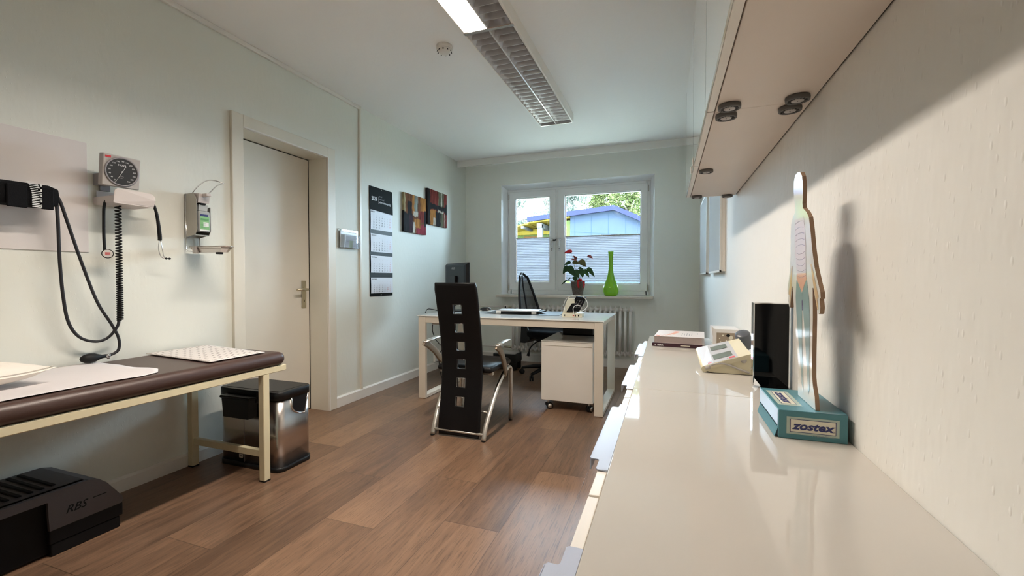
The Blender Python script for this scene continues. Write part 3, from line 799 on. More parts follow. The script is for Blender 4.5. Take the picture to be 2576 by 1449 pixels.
m.m(M_INK)
items = []
oo = R3 @ Vector((.0035, 0, 0)); uu = R3.to_3x3() @ Vector((0, 1, 0)); vv = R3.to_3x3() @ Vector((0, 0, 1))
for k, v_ in enumerate(range(20, 320, 20)):
    a = math.radians(238 - (v_ - 20) * 300 / 285); s = str(v_); items.append((s, .049 * math.cos(a) - .0022 * len(s), .049 * math.sin(a) - .003, .0085))
write(m, items, oo, uu, vv, bold=.01)
write(m, [('NOVA', -.017, .026, .011)], oo, uu, vv, bold=.02)
m.m(M_LGREY); write(m, [('mmHg', -.010, -.024, .006), ('0-300', -.012, -.032, .006)], oo, uu, vv)
m.build('dial', g)
m = mb(M_INK)
pa, pb = oo + uu * .014 + vv * .028, oo - uu * .024 - vv * .050
N3 = uu.cross(vv) * .0012
m.tube([pa + N3, pb + N3], .0008, 6); m.lathe([(.003, 0), (.003, .002)], 12, oo, Rl); m.tube([pb + N3, pb + N3 * 1.2 - uu * .004 - vv * .003], .0018, 6); m.build('needle', g)
m = mb(M_INKR); o2 = R3 @ Vector((.0006, 0, 0)); quad(m, o2, uu, vv, -.066, -.044, .056, .065); m.build('red_badge', g)
# coiled cable from gauge basket, then hose to cuff
bs = thing('equipment_basket', 'warm white plastic basket under the gauge holding the stethoscope', 'basket', (XL, 1.37, 1.43))
m = mb(M_PINKW)
bz0, bz1 = 1.428, 1.492
pf = [(-2.42, 1.272, bz0), (-2.42, 1.440, bz0 + .002), (-2.412, 1.444, bz0 + .03), (-2.415, 1.441, bz1 - .012), (-2.415, 1.425, bz1), (-2.415, 1.33, bz1 + .002), (-2.415, 1.285, bz1), (-2.417, 1.276, bz1 - .01)]
m.prism(pf, (-.004, 0, 0)); m.build('front_plate', bs)
m = mb(M_PINKW); m.box(XL + .006, -2.418, 1.275, 1.438, bz0 - .004, bz0); m.box(XL + .004, XL + .008, 1.285, 1.43, bz0, bz1)
m.box(XL + .006, -2.42, 1.273, 1.277, bz0, bz0 + .03); m.box(XL + .006, -2.42, 1.435, 1.439, bz0, bz0 + .03); m.build('tray', bs)
# stethoscope
st = thing('stethoscope', 'black stethoscope hanging from the basket below the gauge', 'stethoscope', (-2.49, 1.38, 1.3))
m = mb(M_RUB); m.tube([(-2.485, 1.41, 1.44), (-2.485, 1.35, 1.455), (-2.485, 1.30, 1.46), (-2.487, 1.282, 1.445), (-2.49, 1.272, 1.41), (-2.495, 1.272, 1.34), (-2.50, 1.274, 1.27), (-2.50, 1.276, 1.205)], .0062, 10, spline=5)
m.tube([(-2.485, 1.41, 1.44), (-2.485, 1.470, 1.452), (-2.487, 1.486, 1.43), (-2.49, 1.498, 1.38), (-2.493, 1.508, 1.30), (-2.495, 1.510, 1.27)], [.0062, .0062, .0065, .0075, .009, .009], 10, spline=5); m.build('tubing', st)
m = mb(M_CHROME)
for s in (-1, 1): m.tube([(-2.495, 1.510 + s * .003, 1.272), (-2.495 + .002 * s, 1.512 + s * .008, 1.225), (-2.495, 1.522 + s * .007, 1.185), (-2.49, 1.540 + s * .006, 1.176)], .0022, 8, spline=5)
m.build('ear_tube', st)
m = mb(M_RUB)
for s in (-1, 1): m.lathe([(.001, -.006), (.005, -.004), (.006, 0), (.004, .006)], 12, (-2.488, 1.543 + s * .008, 1.177), Rl)
m.build('ear_tip', st)
Rc = Matrix.Rotation(math.radians(-28), 3, 'Z') @ Matrix.Rotation(math.radians(84), 3, 'Y')
m = mb(M_RUB); m.lathe([(.012, -.020), (.016, -.016), (.016, -.012), (.008, -.008), (.008, -.003), (.0215, 0), (.022, .006), (.0205, .007)], 28, (-2.49, 1.282, 1.188), Rc)
m.m(mat('diaphragm_white', (.62, .60, .58), .3)).lathe([(.0185, .0070), (.0185, .0082)], 28, (-2.49, 1.282, 1.188), Rc)
m.build('chest_piece', st)
m = mb(M_INKR); c0 = Vector((-2.49, 1.282, 1.188)) + Rc @ Vector((0, 0, .0086)); ua = Rc @ Vector((0, 1, 0)); va = -(Rc @ Vector((1, 0, 0)))
for k in range(3): quad(m, c0, ua, va, -.009, .009, -.006 + k * .0045, -.0035 + k * .0045)
m.build('red_mark', st)

# cuff with its hoses and inflation bulb = one thing
cf = thing('blood_pressure_cuff', 'black rolled blood pressure cuff with hoses and inflation bulb', 'blood pressure cuff', (-2.50, 1.0, 1.42))
m = mb(M_NYLON); rows = []
nseg = 30
for i in range(15):
    y = .72 + (1.105 - .72) * i / 14; zc = 1.418 + (y - 1.0) * .03; e = 1.0 if 0 < i < 14 else .75; e2 = .97 if i in (1, 13) else 1
    row = []
    for k in range(nseg):
        a = 2 * PI * k / nseg; sq = 1 / max(abs(math.cos(a)), abs(math.sin(a))) ** .55
        rr = sq * e * e2 * (1 + .015 * math.sin(5 * a + i))
        row.append((-2.506 + .044 * rr * math.cos(a), y, zc + .050 * rr * math.sin(a)))
    rows.append(row)
V_ = m.grid(rows, closed_v=True)
m._paint([m.bm.faces.new(V_[0]), m.bm.faces.new(list(reversed(V_[-1])))])
m.build('rolled_cuff', cf)
m = mb(M_NYLON)
for (y0_, y1_) in ((.74, .90), (.94, 1.0), (1.04, 1.08)):
    m.box(-2.462, -2.4545, y0_, y1_, 1.360 + (y0_ - 1) * .03, 1.452 + (y0_ - 1) * .03, .003, 1)
m.build('hook_strip', cf)
m = mb(M_INK)
for k in range(15):
    z = 1.366 + k * .0072; x = -2.4535 if z < 1.455 else -2.4535 - (z - 1.455) * .9
    y_ = 1.012 - (0 if z < 1.42 else (z - 1.42) * .25)
    m.box(x, x + .001, y_, y_ + .030 - (.008 if k % 4 == 2 else 0), z, z + .0030)
for k in range(0, 14, 3): m.box(-2.4535, -2.4525, 1.038, 1.042, 1.367 + k * .0072, 1.378 + k * .0072)
m.box(-2.472, -2.468, 1.075, 1.095, 1.461, 1.464); m.build('printed_scale', cf)
m = mb(M_HOSE)
ha = [(-2.5, 1.097, 1.454), (-2.49, 1.102, 1.416), (-2.49, 1.107, 1.314), (-2.5, 1.114, 1.159), (-2.51, 1.127, 1.002), (-2.52, 1.148, 0.877), (-2.525, 1.188, 0.804), (-2.525, 1.246, 0.776), (-2.52, 1.293, 0.789), (-2.5, 1.321, 0.842), (-2.5, 1.327, 0.88)]
hb = [(-2.49, 1.093, 1.445), (-2.485, 1.112, 1.409), (-2.49, 1.139, 1.318), (-2.5, 1.189, 1.145), (-2.51, 1.249, 0.961), (-2.515, 1.304, 0.853), (-2.515, 1.332, 0.782), (-2.515, 1.332, 0.728), (-2.515, 1.309, 0.708), (-2.515, 1.282, 0.703)]
for hh in (ha, hb): m.tube(hh, .0062, 10, spline=6)
m.build('hose', cf)
bp = Vector((-2.515, 1.282, .703)); be = Vector((-2.515, 1.182, .7015))
dv = (bp - be).normalized(); q = Vector((0, 0, 1)).rotation_difference(dv).to_matrix(); Lb = (bp - be).length
m = mb(M_RUB); m.lathe([(.002, 0), (.012, .006), (.020, .020), (.0225, .036), (.020, .055), (.013, .072), (.0085, .084), (.0085, .098)], 26, be, q); m.build('inflation_bulb', cf)
m = mb(M_CHROME); m.lathe([(.0095, .096), (.0095, .112), (.007, .114)], 18, be, q); pv = be + dv * .105
m.tube([pv, pv + Vector((.006, 0, -.014))], .0055, 10); m.build('release_valve', cf)

# coiled cord
cc = thing('coiled_cord', 'black coiled spiral hose hanging below the gauge', 'cord', (-2.50, 1.33, 1.43))
m = mb(M_RUB); pts = []
zt, zb = 1.425, .868; nt_ = 46
for k in range(nt_ * 12 + 1):
    f = k / (nt_ * 12)
    z = zt + (zb - zt) * (f * 1.35 - .35 * f * f)
    a = 2 * PI * k / 12
    pts.append((-2.50 + .0105 * math.cos(a), 1.332 + .0105 * math.sin(a), z))
m.tube(pts, .0036, 6); m.build('spiral', cc)

# soap / disinfectant dispenser
dp = thing('disinfectant_dispenser', 'grey metal disinfectant dispenser with wire lever and drip tray beside the door', 'dispenser', (XL, 1.74, 1.25))
m = mb(M_CHROME); m.tube([(XL + .012, 1.690, 1.548), (XL + .012, 1.688, 1.24), (XL + .014, 1.692, 1.228), (XL + .03, 1.70, 1.225), (XL + .10, 1.72, 1.228)], .003, 8)
m.tube([(XL + .012, 1.765, 1.548), (XL + .012, 1.765, 1.24), (XL + .03, 1.765, 1.228)], .003, 8); m.tube([(XL + .012, 1.69, 1.548), (XL + .012, 1.765, 1.548)], .003, 8); m.build('wire_frame', dp)
m = mb(M_DISP)
m.prism([(XL + .006, 1.690, 1.552), (XL + .075, 1.690, 1.552), (XL + .092, 1.690, 1.53), (XL + .10, 1.690, 1.50), (XL + .10, 1.690, 1.345), (XL + .085, 1.690, 1.32), (XL + .006, 1.690, 1.305)], (0, .003, 0))
m.prism([(XL + .006, 1.767, 1.48), (XL + .10, 1.767, 1.48), (XL + .10, 1.767, 1.345), (XL + .085, 1.767, 1.32), (XL + .006, 1.767, 1.305)], (0, .003, 0))
m.box(XL + .004, XL + .007, 1.690, 1.770, 1.305, 1.552); m.box(XL + .006, XL + .085, 1.692, 1.768, 1.316, 1.320); m.build('housing', dp)
m = mb(mat('clear_grey_bottle', (.38, .40, .40), .12, coat=.4))
m.box(XL + .02, XL + .106, 1.698, 1.764, 1.335, 1.455, .010, 3); m.prism([(XL + .03, 1.700, 1.455), (XL + .10, 1.700, 1.455), (XL + .085, 1.715, 1.492), (XL + .045, 1.715, 1.492)], (0, .05, 0)); bt = m.build('bottle', dp)
og = (XL + .1065, 1.704, 1.345); m = mb(mat('label_green', (.22, .46, .20), .5)); quad(m, og, U, V, 0, .052, .004, .078)
m.m(M_INK); quad(m, og, U, V, 0, .052, -.004, .004); quad(m, og, U, V, .018, .048, .022, .046, off=.0007); m.m(M_INKN); quad(m, og, U, V, 0, .046, .078, .090)
m.m(M_INKGR)
for z in (.056, .060, .064): quad(m, og, U, V, .003, .048, z, z + .002, off=.0008)
for z in (.014, .019, .026, .032, .038): quad(m, og, U, V, .003, .03, z, z + .001, off=.0009)
m.build('label', bt)
m = mb(M_PINKW); m.prism([(XL + .02, 1.700, 1.500), (XL + .098, 1.700, 1.500), (XL + .105, 1.700, 1.55), (XL + .03, 1.700, 1.556)], (0, .062, 0))
m.box(XL + .095, XL + .14, 1.718, 1.748, 1.535, 1.552, .004, 2); m.build('pump_head', dp)
m = mb(M_CHROME); m.tube([(XL + .04, 1.700, 1.545), (XL + .10, 1.700, 1.590), (XL + .17, 1.702, 1.616), (XL + .225, 1.715, 1.612), (XL + .245, 1.735, 1.602), (XL + .225, 1.755, 1.606), (XL + .16, 1.764, 1.600), (XL + .09, 1.766, 1.560)], .0032, 8, spline=5)
m.build('lever_arm', dp)
m = mb(M_BLKPL); m.box(XL + .055, XL + .095, 1.716, 1.748, 1.490, 1.502, .003, 1); m.build('bottle_cap', dp)
m = mb(M_STEEL)
tp = [(XL + .045, 1.685), (XL + .275, 1.700), (XL + .298, 1.735), (XL + .275, 1.770), (XL + .045, 1.785)]
bpn = [(XL + .06, 1.700), (XL + .250, 1.712), (XL + .265, 1.735), (XL + .250, 1.758), (XL + .06, 1.770)]
m.grid([[(x, y, 1.250) for x, y in tp], [(x, y, 1.218) for x, y in bpn]], closed_v=True, smooth=False); m.poly([(x, y, 1.218) for x, y in bpn]); m.poly([(x, y, 1.238) for x, y in tp])
m.tube([(x, y, 1.250) for x, y in tp], .003, 6, closed=True); m.build('drip_tray', dp)
m = mb(M_LGREY); m.box(XL + .07, XL + .10, 1.683, 1.70, 1.212, 1.252, .002, 1); m.m(M_BLKPL).box(XL + .20, XL + .225, 1.72, 1.75, 1.208, 1.218, .002, 1); m.build('tray_clip', dp)
# ================================================================== EXAMINATION COUCH
bd = thing('examination_couch', 'brown padded examination couch on an ivory steel frame along the wall', 'examination couch', (-2.27, .8, 0))
BX0, BX1, BY0, BY1 = -2.566, -1.965, -.20, 1.815
m = mb(M_BROWN); m.box(BX0, BX1, BY0, BY1, .600, .672, .034, 6); m.build('mattress', bd)
m = mb(M_BEDFR)
m.box(-2.002, -1.978, BY0, 1.822, .567, .600, .003, 1); m.box(-2.562, -2.538, BY0, 1.822, .567, .600, .003, 1)
m.box(-2.55, -1.99, 1.80, 1.820, .569, .598, .002, 1); m.box(-2.55, -1.99, BY0, BY0 + .02, .569, .598); m.box(-2.55, -1.99, .78, .80, .569, .598)
m.build('frame', bd)
def bleg(x, y):
    mm = mb(M_BEDFR); mm.box(x - .019, x + .019, y - .019, y + .019, .006, .568, .003, 1); mm.m(M_RUB).box(x - .019, x + .019, y - .019, y + .019, 0, .007); return mm.build('leg', bd)
for x in (-1.998, -2.543):
    for y in (-.05, 1.695): bleg(x, y)
for y in (-.05, 1.695): mb(M_BEDFR).box(-2.526, -2.017, y - .012, y + .012, .128, .166, .003, 1).build('crossbar', bd)

R = random.Random(2)
rows = []
for i in range(41):
    y = .25 + (1.245 - .25) * i / 40
    row = []
    for j in range(25):
        f = j / 24; xr = -2.012 - .006 * math.sin(y * 21) - (.010 if y > 1.15 else 0) * (y - 1.15) * 10
        x = -2.548 + (xr + 2.548) * f
        yy = y + (0 if i < 34 else (i - 34) / 6 * (.006 * math.sin(f * 9) - .042 * max(0, f - .86) / .14 + .004))
        row.append((x, yy, .6742 + .0018 * (1 + math.sin(x * 31 + y * 9) * math.sin(y * 17))))
    rows.append(row)
m = mb(M_PAPER); m.grid(rows)
o = m.build('paper_sheet', base=(-2.28, .75, .673), mods=[('SOLIDIFY', dict(thickness=.0006, offset=1))]); tag(o, 'white crepe paper sheet laid over the brown couch beside the pillow', 'paper sheet')
# perforated mat near the foot end
cA, cB, cC, cD = Vector((-2.560, 1.475, .6775)), Vector((-2.018, 1.425, .6775)), Vector((-2.020, 1.722, .6775)), Vector((-2.545, 1.790, .6775))
def bil(s, t, z=0):
    p = cA.lerp(cB, s).lerp(cD.lerp(cC, s), t); p.z += z
    if t > .9: p.z -= .002 * (t - .9) * 10
    return p
m = mb(mat('pinkish_white_foam', (.72, .67, .64), .6)); m.grid([[bil(i / 24, j / 16) for j in range(17)] for i in range(25)])
o = m.build('perforated_mat', base=(-2.29, 1.6, .674), mods=[('SOLIDIFY', dict(thickness=.0035, offset=1))]); tag(o, 'white mat with rows of dark holes at the foot end of the couch', 'mat')
m = mb(mat('hole_dark', (.05, .03, .035), .9))
for i in range(17):
    for j in range(9):
        s = (i + .7) / 17.4; t = (j + (.5 if i % 2 else .25)) / 9.2
        c = bil(s, t, .0040)
        m.poly([c + Vector((-.0075, -.001, .0)), c + Vector((0, -.0045, 0)), c + Vector((.0075, .001, 0)), c + Vector((0, .0045, 0))])
hh_ = m.build('hole_pattern', o)

# pillow
pw = MB().m(mat('cream_pillow_cloth', (.80, .74, .66), .8, bump=(60, .3))); rows = []
cxp, cyp = -2.33, .70
for i in range(21):
    row = []
    for j in range(21):
        u = i / 20 * 2 - 1; v = j / 20 * 2 - 1
        row.append((u, v))
    rows.append(row)
def pil(sgn):
    return [[(cxp + (u * .19 * (1 - .10 * (1 - abs(v)) * abs(u))) * math.cos(.15) - v * .23 * (1 - .08 * (1 - abs(u)) * abs(v)) * math.sin(.15),
              cyp + u * .19 * math.sin(.15) + v * .23 * math.cos(.15),
              .722 + sgn * .045 * (max(0, (1 - u ** 4)) * max(0, (1 - v ** 4))) ** .55 + .014 * (abs(u) * abs(v)) ** 4 - (.0 if sgn > 0 else -.010)) for (u, v) in r] for r in rows]
pw.grid(pil(1)); pw.grid(pil(-1), flip=True)
o = pw.build('pillow', base=(cxp, cyp, .676)); tag(o, 'cream pillow on the couch, only its pointed corner in view', 'pillow')

# ================================================================== STEP UNDER COUCH
sp = thing('step_stool', 'dark grey and black moulded plastic step with raised black letters under the couch', 'step stool', (-2.38, .85, 0))
M_STEP = mat('slate_step_plastic', (.075, .066, .070), .5, bump=(500, .15)); M_STEPD = mat('black_step_plastic', (.004, .0035, .004), .6, spec=.2)
FX = -2.21
m = mb(M_STEP)
# front fascia: far leg block with chamfered end, thin rim over the hollow
prof = [(.02, .218), (.935, .218), (.939, .105), (1.170, .105), (1.176, .118), (1.172, .135), (1.12, .215), (1.095, .240), (1.06, .252), (.02, .252)]
m.prism([(FX, y, z) for y, z in prof], (-.014, 0, 0))
m.prism([(FX - .013, y, z) for y, z in [(.02, .222), (1.0, .222), (1.0, .105), (1.170, .105), (1.174, .120), (1.168, .138), (1.115, .218), (1.09, .243), (1.055, .2545), (.02, .2545)]], (-.317, 0, 0))
m.box(FX - .035, FX - .001, .02, 1.055, .236, .2545, .006, 2)
m.build('step_body', sp)
m = mb(M_STEPD)
for (ya, yb_) in ((.939, 1.176), (.02, .30)):
    m.box(FX - .335, FX - .003, ya, yb_, .050, .106, .004, 2); m.box(FX - .330, FX - .008, ya + .006, yb_ - .008, 0.0, .048, .004, 2)
m.box(FX - .32, FX - .03, .25, .99, .01, .224)
m.build('step_base', sp)
m = mb(M_STEPD)
for k in range(22):
    y = .30 + k * .032
    m.box(FX - .31, FX - .06, y, y + .016, .253, .259, .003, 1)
m.build('grip_ribs', sp)
m = mb(M_INKK); write(m, [('RBS', 0.985, .150, .042)], (FX, 0, 0), (0, 1, 0), (0, 0, 1), off=.0006, bold=.012, shear=.35, stretch=.95); quad(m, (FX, 0, 0), (0, 1, 0), (0, 0, 1), 1.072, 1.118, .172, .176); m.build('lettering', sp)

# ================================================================== BIN
bn = thing('waste_bin', 'square stainless steel waste bin with black lid beside the couch', 'bin', (-2.22, 1.9, 0))
def rrect(x0, x1, y0, y1, r, n=6):
    pts = []
    for cx_, cy_, a0 in ((x1 - r, y1 - r, 0), (x0 + r, y1 - r, 90), (x0 + r, y0 + r, 180), (x1 - r, y0 + r, 270)):
        for k in range(n + 1):
            a = math.radians(a0 + 90 * k / n); pts.append((cx_ + r * math.cos(a), cy_ + r * math.sin(a)))
    return pts
def rbox(m, x0, x1, y0, y1, z0, z1, r, n=8, inset=0.0):
    p = rrect(x0, x1, y0, y1, r, n)
    rows = [[(x, y, z0) for x, y in p], [(x, y, z1 - inset) for x, y in p]]
    q = rrect(x0 + inset, x1 - inset, y0 + inset, y1 - inset, max(.001, r - inset), n)
    if inset: rows.append([(x, y, z1) for x, y in q])
    V = m.grid(rows, closed_v=True)
    m._paint([m.bm.faces.new(list(reversed(V[0]))), m.bm.faces.new(V[-1])])
m = mb(M_STEEL); rbox(m, -2.455, -1.995, 1.782, 2.016, .024, .40, .045); m.build('steel_body', bn)
m = mb(M_BLKPL); rbox(m, -2.46, -1.989, 1.776, 2.022, 0, .026, .048); m.build('base_ring', bn)
m = mb(M_BLKPL); rbox(m, -2.46, -1.989, 1.776, 2.022, .400, .444, .048, inset=.004); m.m(M_BLKPL); rbox(m, -2.435, -2.014, 1.80, 1.998, .436, .446, .035, inset=.003); m.build('lid', bn)
m = mb(M_BLKPL); xx = -1.9945
hc = [(1.868, .40), (1.868, .345), (1.885, .318), (1.92, .298), (1.958, .290), (1.962, .30), (1.972, .345), (1.985, .40)]
m.prism([(xx, y, z) for y, z in hc], (.001, 0, 0)); m.m(M_STEEL).tube([(xx + .001, y, z) for y, z in hc], .0035, 8); m.build('bucket_handle', bn)
m = mb(M_BLKPL)
m.prism([(-2.335, 1.775, .300), (-2.150, 1.775, .300), (-2.138, 1.775, .412), (-2.348, 1.775, .412)], (0, -.055, 0)); m.box(-2.355, -2.130, 1.712, 1.778, .405, .420, .004, 1)
m.box(-2.36, -2.13, 1.762, 1.776, .38, .448, .003, 1); m.build('hook_on_caddy', bn)
m = mb(M_TRIM); m.box(-2.295, -2.268, 1.7805, 1.7818, .050, .072); m.m(M_INKG).box(-2.29, -2.273, 1.780, 1.7806, .057, .066); m.build('sticker', bn)
m = mb(M_GREY); m.box(-2.256, -2.2545, 1.7805, 1.7822, .03, .395); m.build('body_seam', bn)

# ================================================================== DESK
dk = thing('desk', 'white glass-topped desk on cream square steel frames', 'desk', (-1.27, 3.75, 0))
m = mb(M_GLASSD); m.box(-2.104, -.450, 3.345, 4.170, .737, .746, .002, 1); m.build('glass_top', dk)
def deskside(x0, x1):
    mm = mb(M_DESKFR); d0, d1 = 3.352, 4.165
    mm.box(x0, x1, d0, d0 + .030, 0.003, .734, .002, 1); mm.box(x0, x1, d1 - .030, d1, 0.003, .734, .002, 1)
    mm.box(x0 + .0005, x1 - .0005, d0 + .03, d1 - .03, .003, .032, .002, 1); mm.box(x0 + .0005, x1 - .0005, d0 + .03, d1 - .03, .704, .7335, .002, 1)
    mm.m(M_RUB).box(x0 + .004, x1 - .004, d0 + .004, d1 - .004, 0, .004); return mm.build('leg_frame', dk)
deskside(-2.092, -2.022); deskside(-.526, -.458)
m = mb(M_DESKFR); m.box(-2.022, -.526, 3.356, 3.372, .680, .735, .002, 1); m.box(-2.022, -.526, 4.13, 4.15, .680, .735, .002, 1); m.build('apron', dk)
m = mb(M_DESKFR); m.box(-2.01, -1.90, 3.45, 4.0, .655, .70, .003, 1); m.build('cable_tray', dk)

# drawer pedestal
pd = thing('drawer_pedestal', 'cream drawer pedestal on castors under the right end of the desk', 'drawer unit', (-.755, 3.7, 0))
m = mb(M_WHITE); m.box(-.965, -.545, 3.402, 3.960, .080, .560, .003, 1); m.build('cabinet_body', pd)
m = mb(M_GLASSW); m.box(-.967, -.543, 3.400, 3.985, .560, .567, .002, 1); m.build('top_panel', pd)
m = mb(M_FRAME)
m.box(-.957, -.553, 3.3985, 3.402, .530, .532); m.build('panel_line', pd)
for z0, z1 in ((.09, .24), (.245, .395), (.40, .555)):
    dr = mb(M_WHITE).box(-.962, -.548, 3.962, 3.980, z0, z1, .002, 1).build('drawer', pd)
    mb(M_SATIN).box(-.80, -.71, 3.980, 3.992, (z0 + z1) / 2 - .005, (z0 + z1) / 2 + .005, .002, 1).build('handle', dr)
for (x, y, a) in ((-.915, 3.445, .5), (-.582, 3.45, 1.2), (-.915, 3.90, .2), (-.59, 3.90, .9)):
    mm = MB(); A = Matrix.Translation((x, y, 0)) @ Matrix.Rotation(a, 4, 'Z'); Rx = Matrix.Rotation(a, 3, 'Z') @ Matrix.Rotation(PI / 2, 3, 'X')
    for s in (-.011, .011):
        c = A @ Vector((.01, s, .026))
        mm.m(M_RUB).lathe([(.012, -.008), (.026, -.008), (.026, .008), (.012, .008)], 24, c, Rx)
        mm.m(M_SATIN).lathe([(.001, -.0095), (.019, -.009), (.019, .009), (.001, .0095)], 24, c, Rx)
    mm.m(M_BLKPL).box(-.028, .026, -.005, .005, .030, .054, .004, 2, mtx=A); mm.m(M_SATIN).tube([A @ Vector((-.004, 0, .045)), A @ Vector((-.004, 0, .081))], .007, 10)
    mm.build('castor', pd)
o = mb(M_BLKPL)
o.prism([(-.945, 3.99 - .02, .5675), (-.875, 3.80, .5675), (-.60, 3.80, .5675), (-.60, 3.97, .5675)], (0, 0, .012)); o.box(-.876, -.612, 3.80, 3.815, .567, .632, .003, 1); o.box(-.876, -.870, 3.80, 3.97, .567, .632)
o.prism([(-.94, 3.97, .620), (-.876, 3.81, .620), (-.62, 3.81, .625), (-.62, 3.97, .625)], (0, 0, .012)); o.box(-.616, -.610, 3.80, 3.97, .567, .632)
o = o.build('document_tray', base=(-.75, 3.89, .567)); tag(o, 'black box-shaped document tray on top of the drawer pedestal', 'document tray')

# ================================================================== VISITOR CHAIR (high back)
ch = thing('dining_chair', 'high-back black leather chair with six square cut-outs and silver frame', 'chair', (-1.32, 2.85, 0))
prof = [(.020, 2.607), (.12, 2.620), (.22, 2.636), (.355, 2.658), (.487, 2.665), (.61, 2.655), (.74, 2.632), (.87, 2.602), (.96, 2.580), (1.034, 2.560)]
def yprof(z):
    for (z0, y0), (z1, y1) in zip(prof, prof[1:]):
        if z <= z1 or (z1, y1) == prof[-1]:
            return y0 + (y1 - y0) * (z - z0) / (z1 - z0)
hz = [.236, .362, .488, .612, .737, .866]
holes = [(z - .031, z + .031) for z in hz]
zs = sorted(set([.020, 1.034] + [v for h_ in holes for v in h_] + [.06, .12, .16, .92, .96, 1.0]))
xs = [-.142, -.12, -.095, -.062, -.031, 0, .031, .062, .095, .12, .142]
CXc = -1.318
def wfac(z): return 1.0 + .03 * (abs(z - .5) / .5)
m = mb(M_BLACK)
V = [[m.bm.verts.new((CXc + x * wfac(z), yprof(z), z)) for x in xs] for z in zs]
for i in range(len(zs) - 1):
    zm = (zs[i] + zs[i + 1]) / 2
    for j in range(len(xs) - 1):
        xm = (xs[j] + xs[j + 1]) / 2
        if abs(xm) < .031 and any(a < zm < b for a, b in holes): continue
        f = m.bm.faces.new([V[i][j], V[i][j + 1], V[i + 1][j + 1], V[i + 1][j]]); f.smooth = False; f.material_index = m.mi
m.build('backrest', ch, mods=[('SOLIDIFY', dict(thickness=.026, offset=0)), ('BEVEL', dict(width=.006, segments=3, limit_method='ANGLE', angle_limit=.9))])
m = mb(M_BLACK)
edge = [(CXc + s * .141 * wfac(z), yprof(z), z) for s, rng in ((-1, zs), (1, zs[::-1])) for z in rng]
m.tube(edge, .0125, 8, closed=True); m.build('edge_piping', ch)
m = mb(mat('hole_trim', (.22, .22, .22), .25, .8))
for z0, z1 in holes:
    q = [(CXc + x, yprof(z) - .012, z) for x, z in ((-.031, z0), (.031, z0), (.031, z1), (-.031, z1))]
    m.tube(q, .0022, 6, closed=True)
m.build('cutout_trim', ch)
# seat
m = mb(M_BLACK); p = [(-.205, 2.69), (-.215, 2.95), (-.205, 3.07), (-.17, 3.115), (.17, 3.115), (.205, 3.07), (.215, 2.95), (.205, 2.69)]
rows = []
for sc_, z in ((.94, .428), (1.0, .436), (1.01, .450), (.985, .464), (.93, .472), (.6, .470)):
    rows.append([(CXc + x * sc_, 2.90 + (y - 2.90) * sc_, z) for x, y in p])
V_ = m.grid(rows, closed_v=True); m._paint([m.bm.faces.new(list(reversed(V_[0]))), m.bm.faces.new(V_[-1])], True)
m.build('seat', ch, mods=[('BEVEL', dict(width=.01, segments=3, limit_method='ANGLE', angle_limit=.9))])
m = mb(M_SATIN); m.box(CXc - .20, CXc + .20, 2.72, 2.75, .41, .43); m.box(CXc - .20, CXc + .20, 3.02, 3.05, .41, .43); m.build('seat_rail', ch)
for s in (-1, 1):
    xr = CXc + s * .190; xf = CXc + s * .206
    m = mb(M_SATIN)
    m.tube([(xf, 3.068, .006), (xf, 3.068, .36), (xf, 3.062, .395), (xf, 3.035, .412), (xf - s * .0, 2.98, .405), (xf - s * .002, 2.90, .370), (xf - s * .004, 2.80, .30), (xf - s * .008, 2.70, .19), (xr, 2.625, .08), (xr, 2.590, .006)], .0165, 12, spline=5, flat=.012)
    m.m(M_RUB); m.tube([(xf, 3.068, 0), (xf, 3.068, .008)], .014, 12); m.tube([(xr, 2.590, 0), (xr, 2.590, .008)], .014, 12); m.build('leg', ch)
    m = mb(M_SATIN)
    aw = CXc + s * (.252 if s > 0 else .300); io = CXc + s * .212
    m.grid([[(aw - s * .02, 2.665, .622), (aw + s * .02, 2.665, .624)], [(aw - s * .018, 2.80, .632), (aw + s * .018, 2.80, .634)], [(aw - s * .018, 2.85, .634), (aw + s * .018, 2.85, .636)], [(aw - s * .016, 2.90, .634), (aw + s * .016, 2.90, .636)]])
    m.build('armrest', ch, mods=[('SOLIDIFY', dict(thickness=.006, offset=0))])
    m = mb(mat('bronze_metal_arm', (.27, .21, .15), .45, .35) if s < 0 else bpy.data.materials['bronze_metal_arm'])
    pth = [(aw, 2.668, .622), (aw - s * .002, 2.72, .600), (aw - s * .010, 2.80, .545), (aw - s * .022, 2.87, .475), (io + s * .012, 2.915, .415), (io + s * .006, 2.935, .375)]
    m.grid([[(x, y - .020, z - .018), (x, y + .020, z + .012)] for x, y, z in pth])
    m.build('arm_support', ch, mods=[('SOLIDIFY', dict(thickness=.016, offset=0)), ('BEVEL', dict(width=.003, segments=2))])
m = mb(M_SATIN); m.tube([(CXc - .186, 2.603, .040), (CXc + .186, 2.603, .040)], .009, 10); m.tube([(CXc - .185, 2.655, .175), (CXc - .145, 2.655, .175)], .006, 8); m.tube([(CXc + .145, 2.655, .175), (CXc + .185, 2.655, .175)], .006, 8); m.build('crossbar', ch)

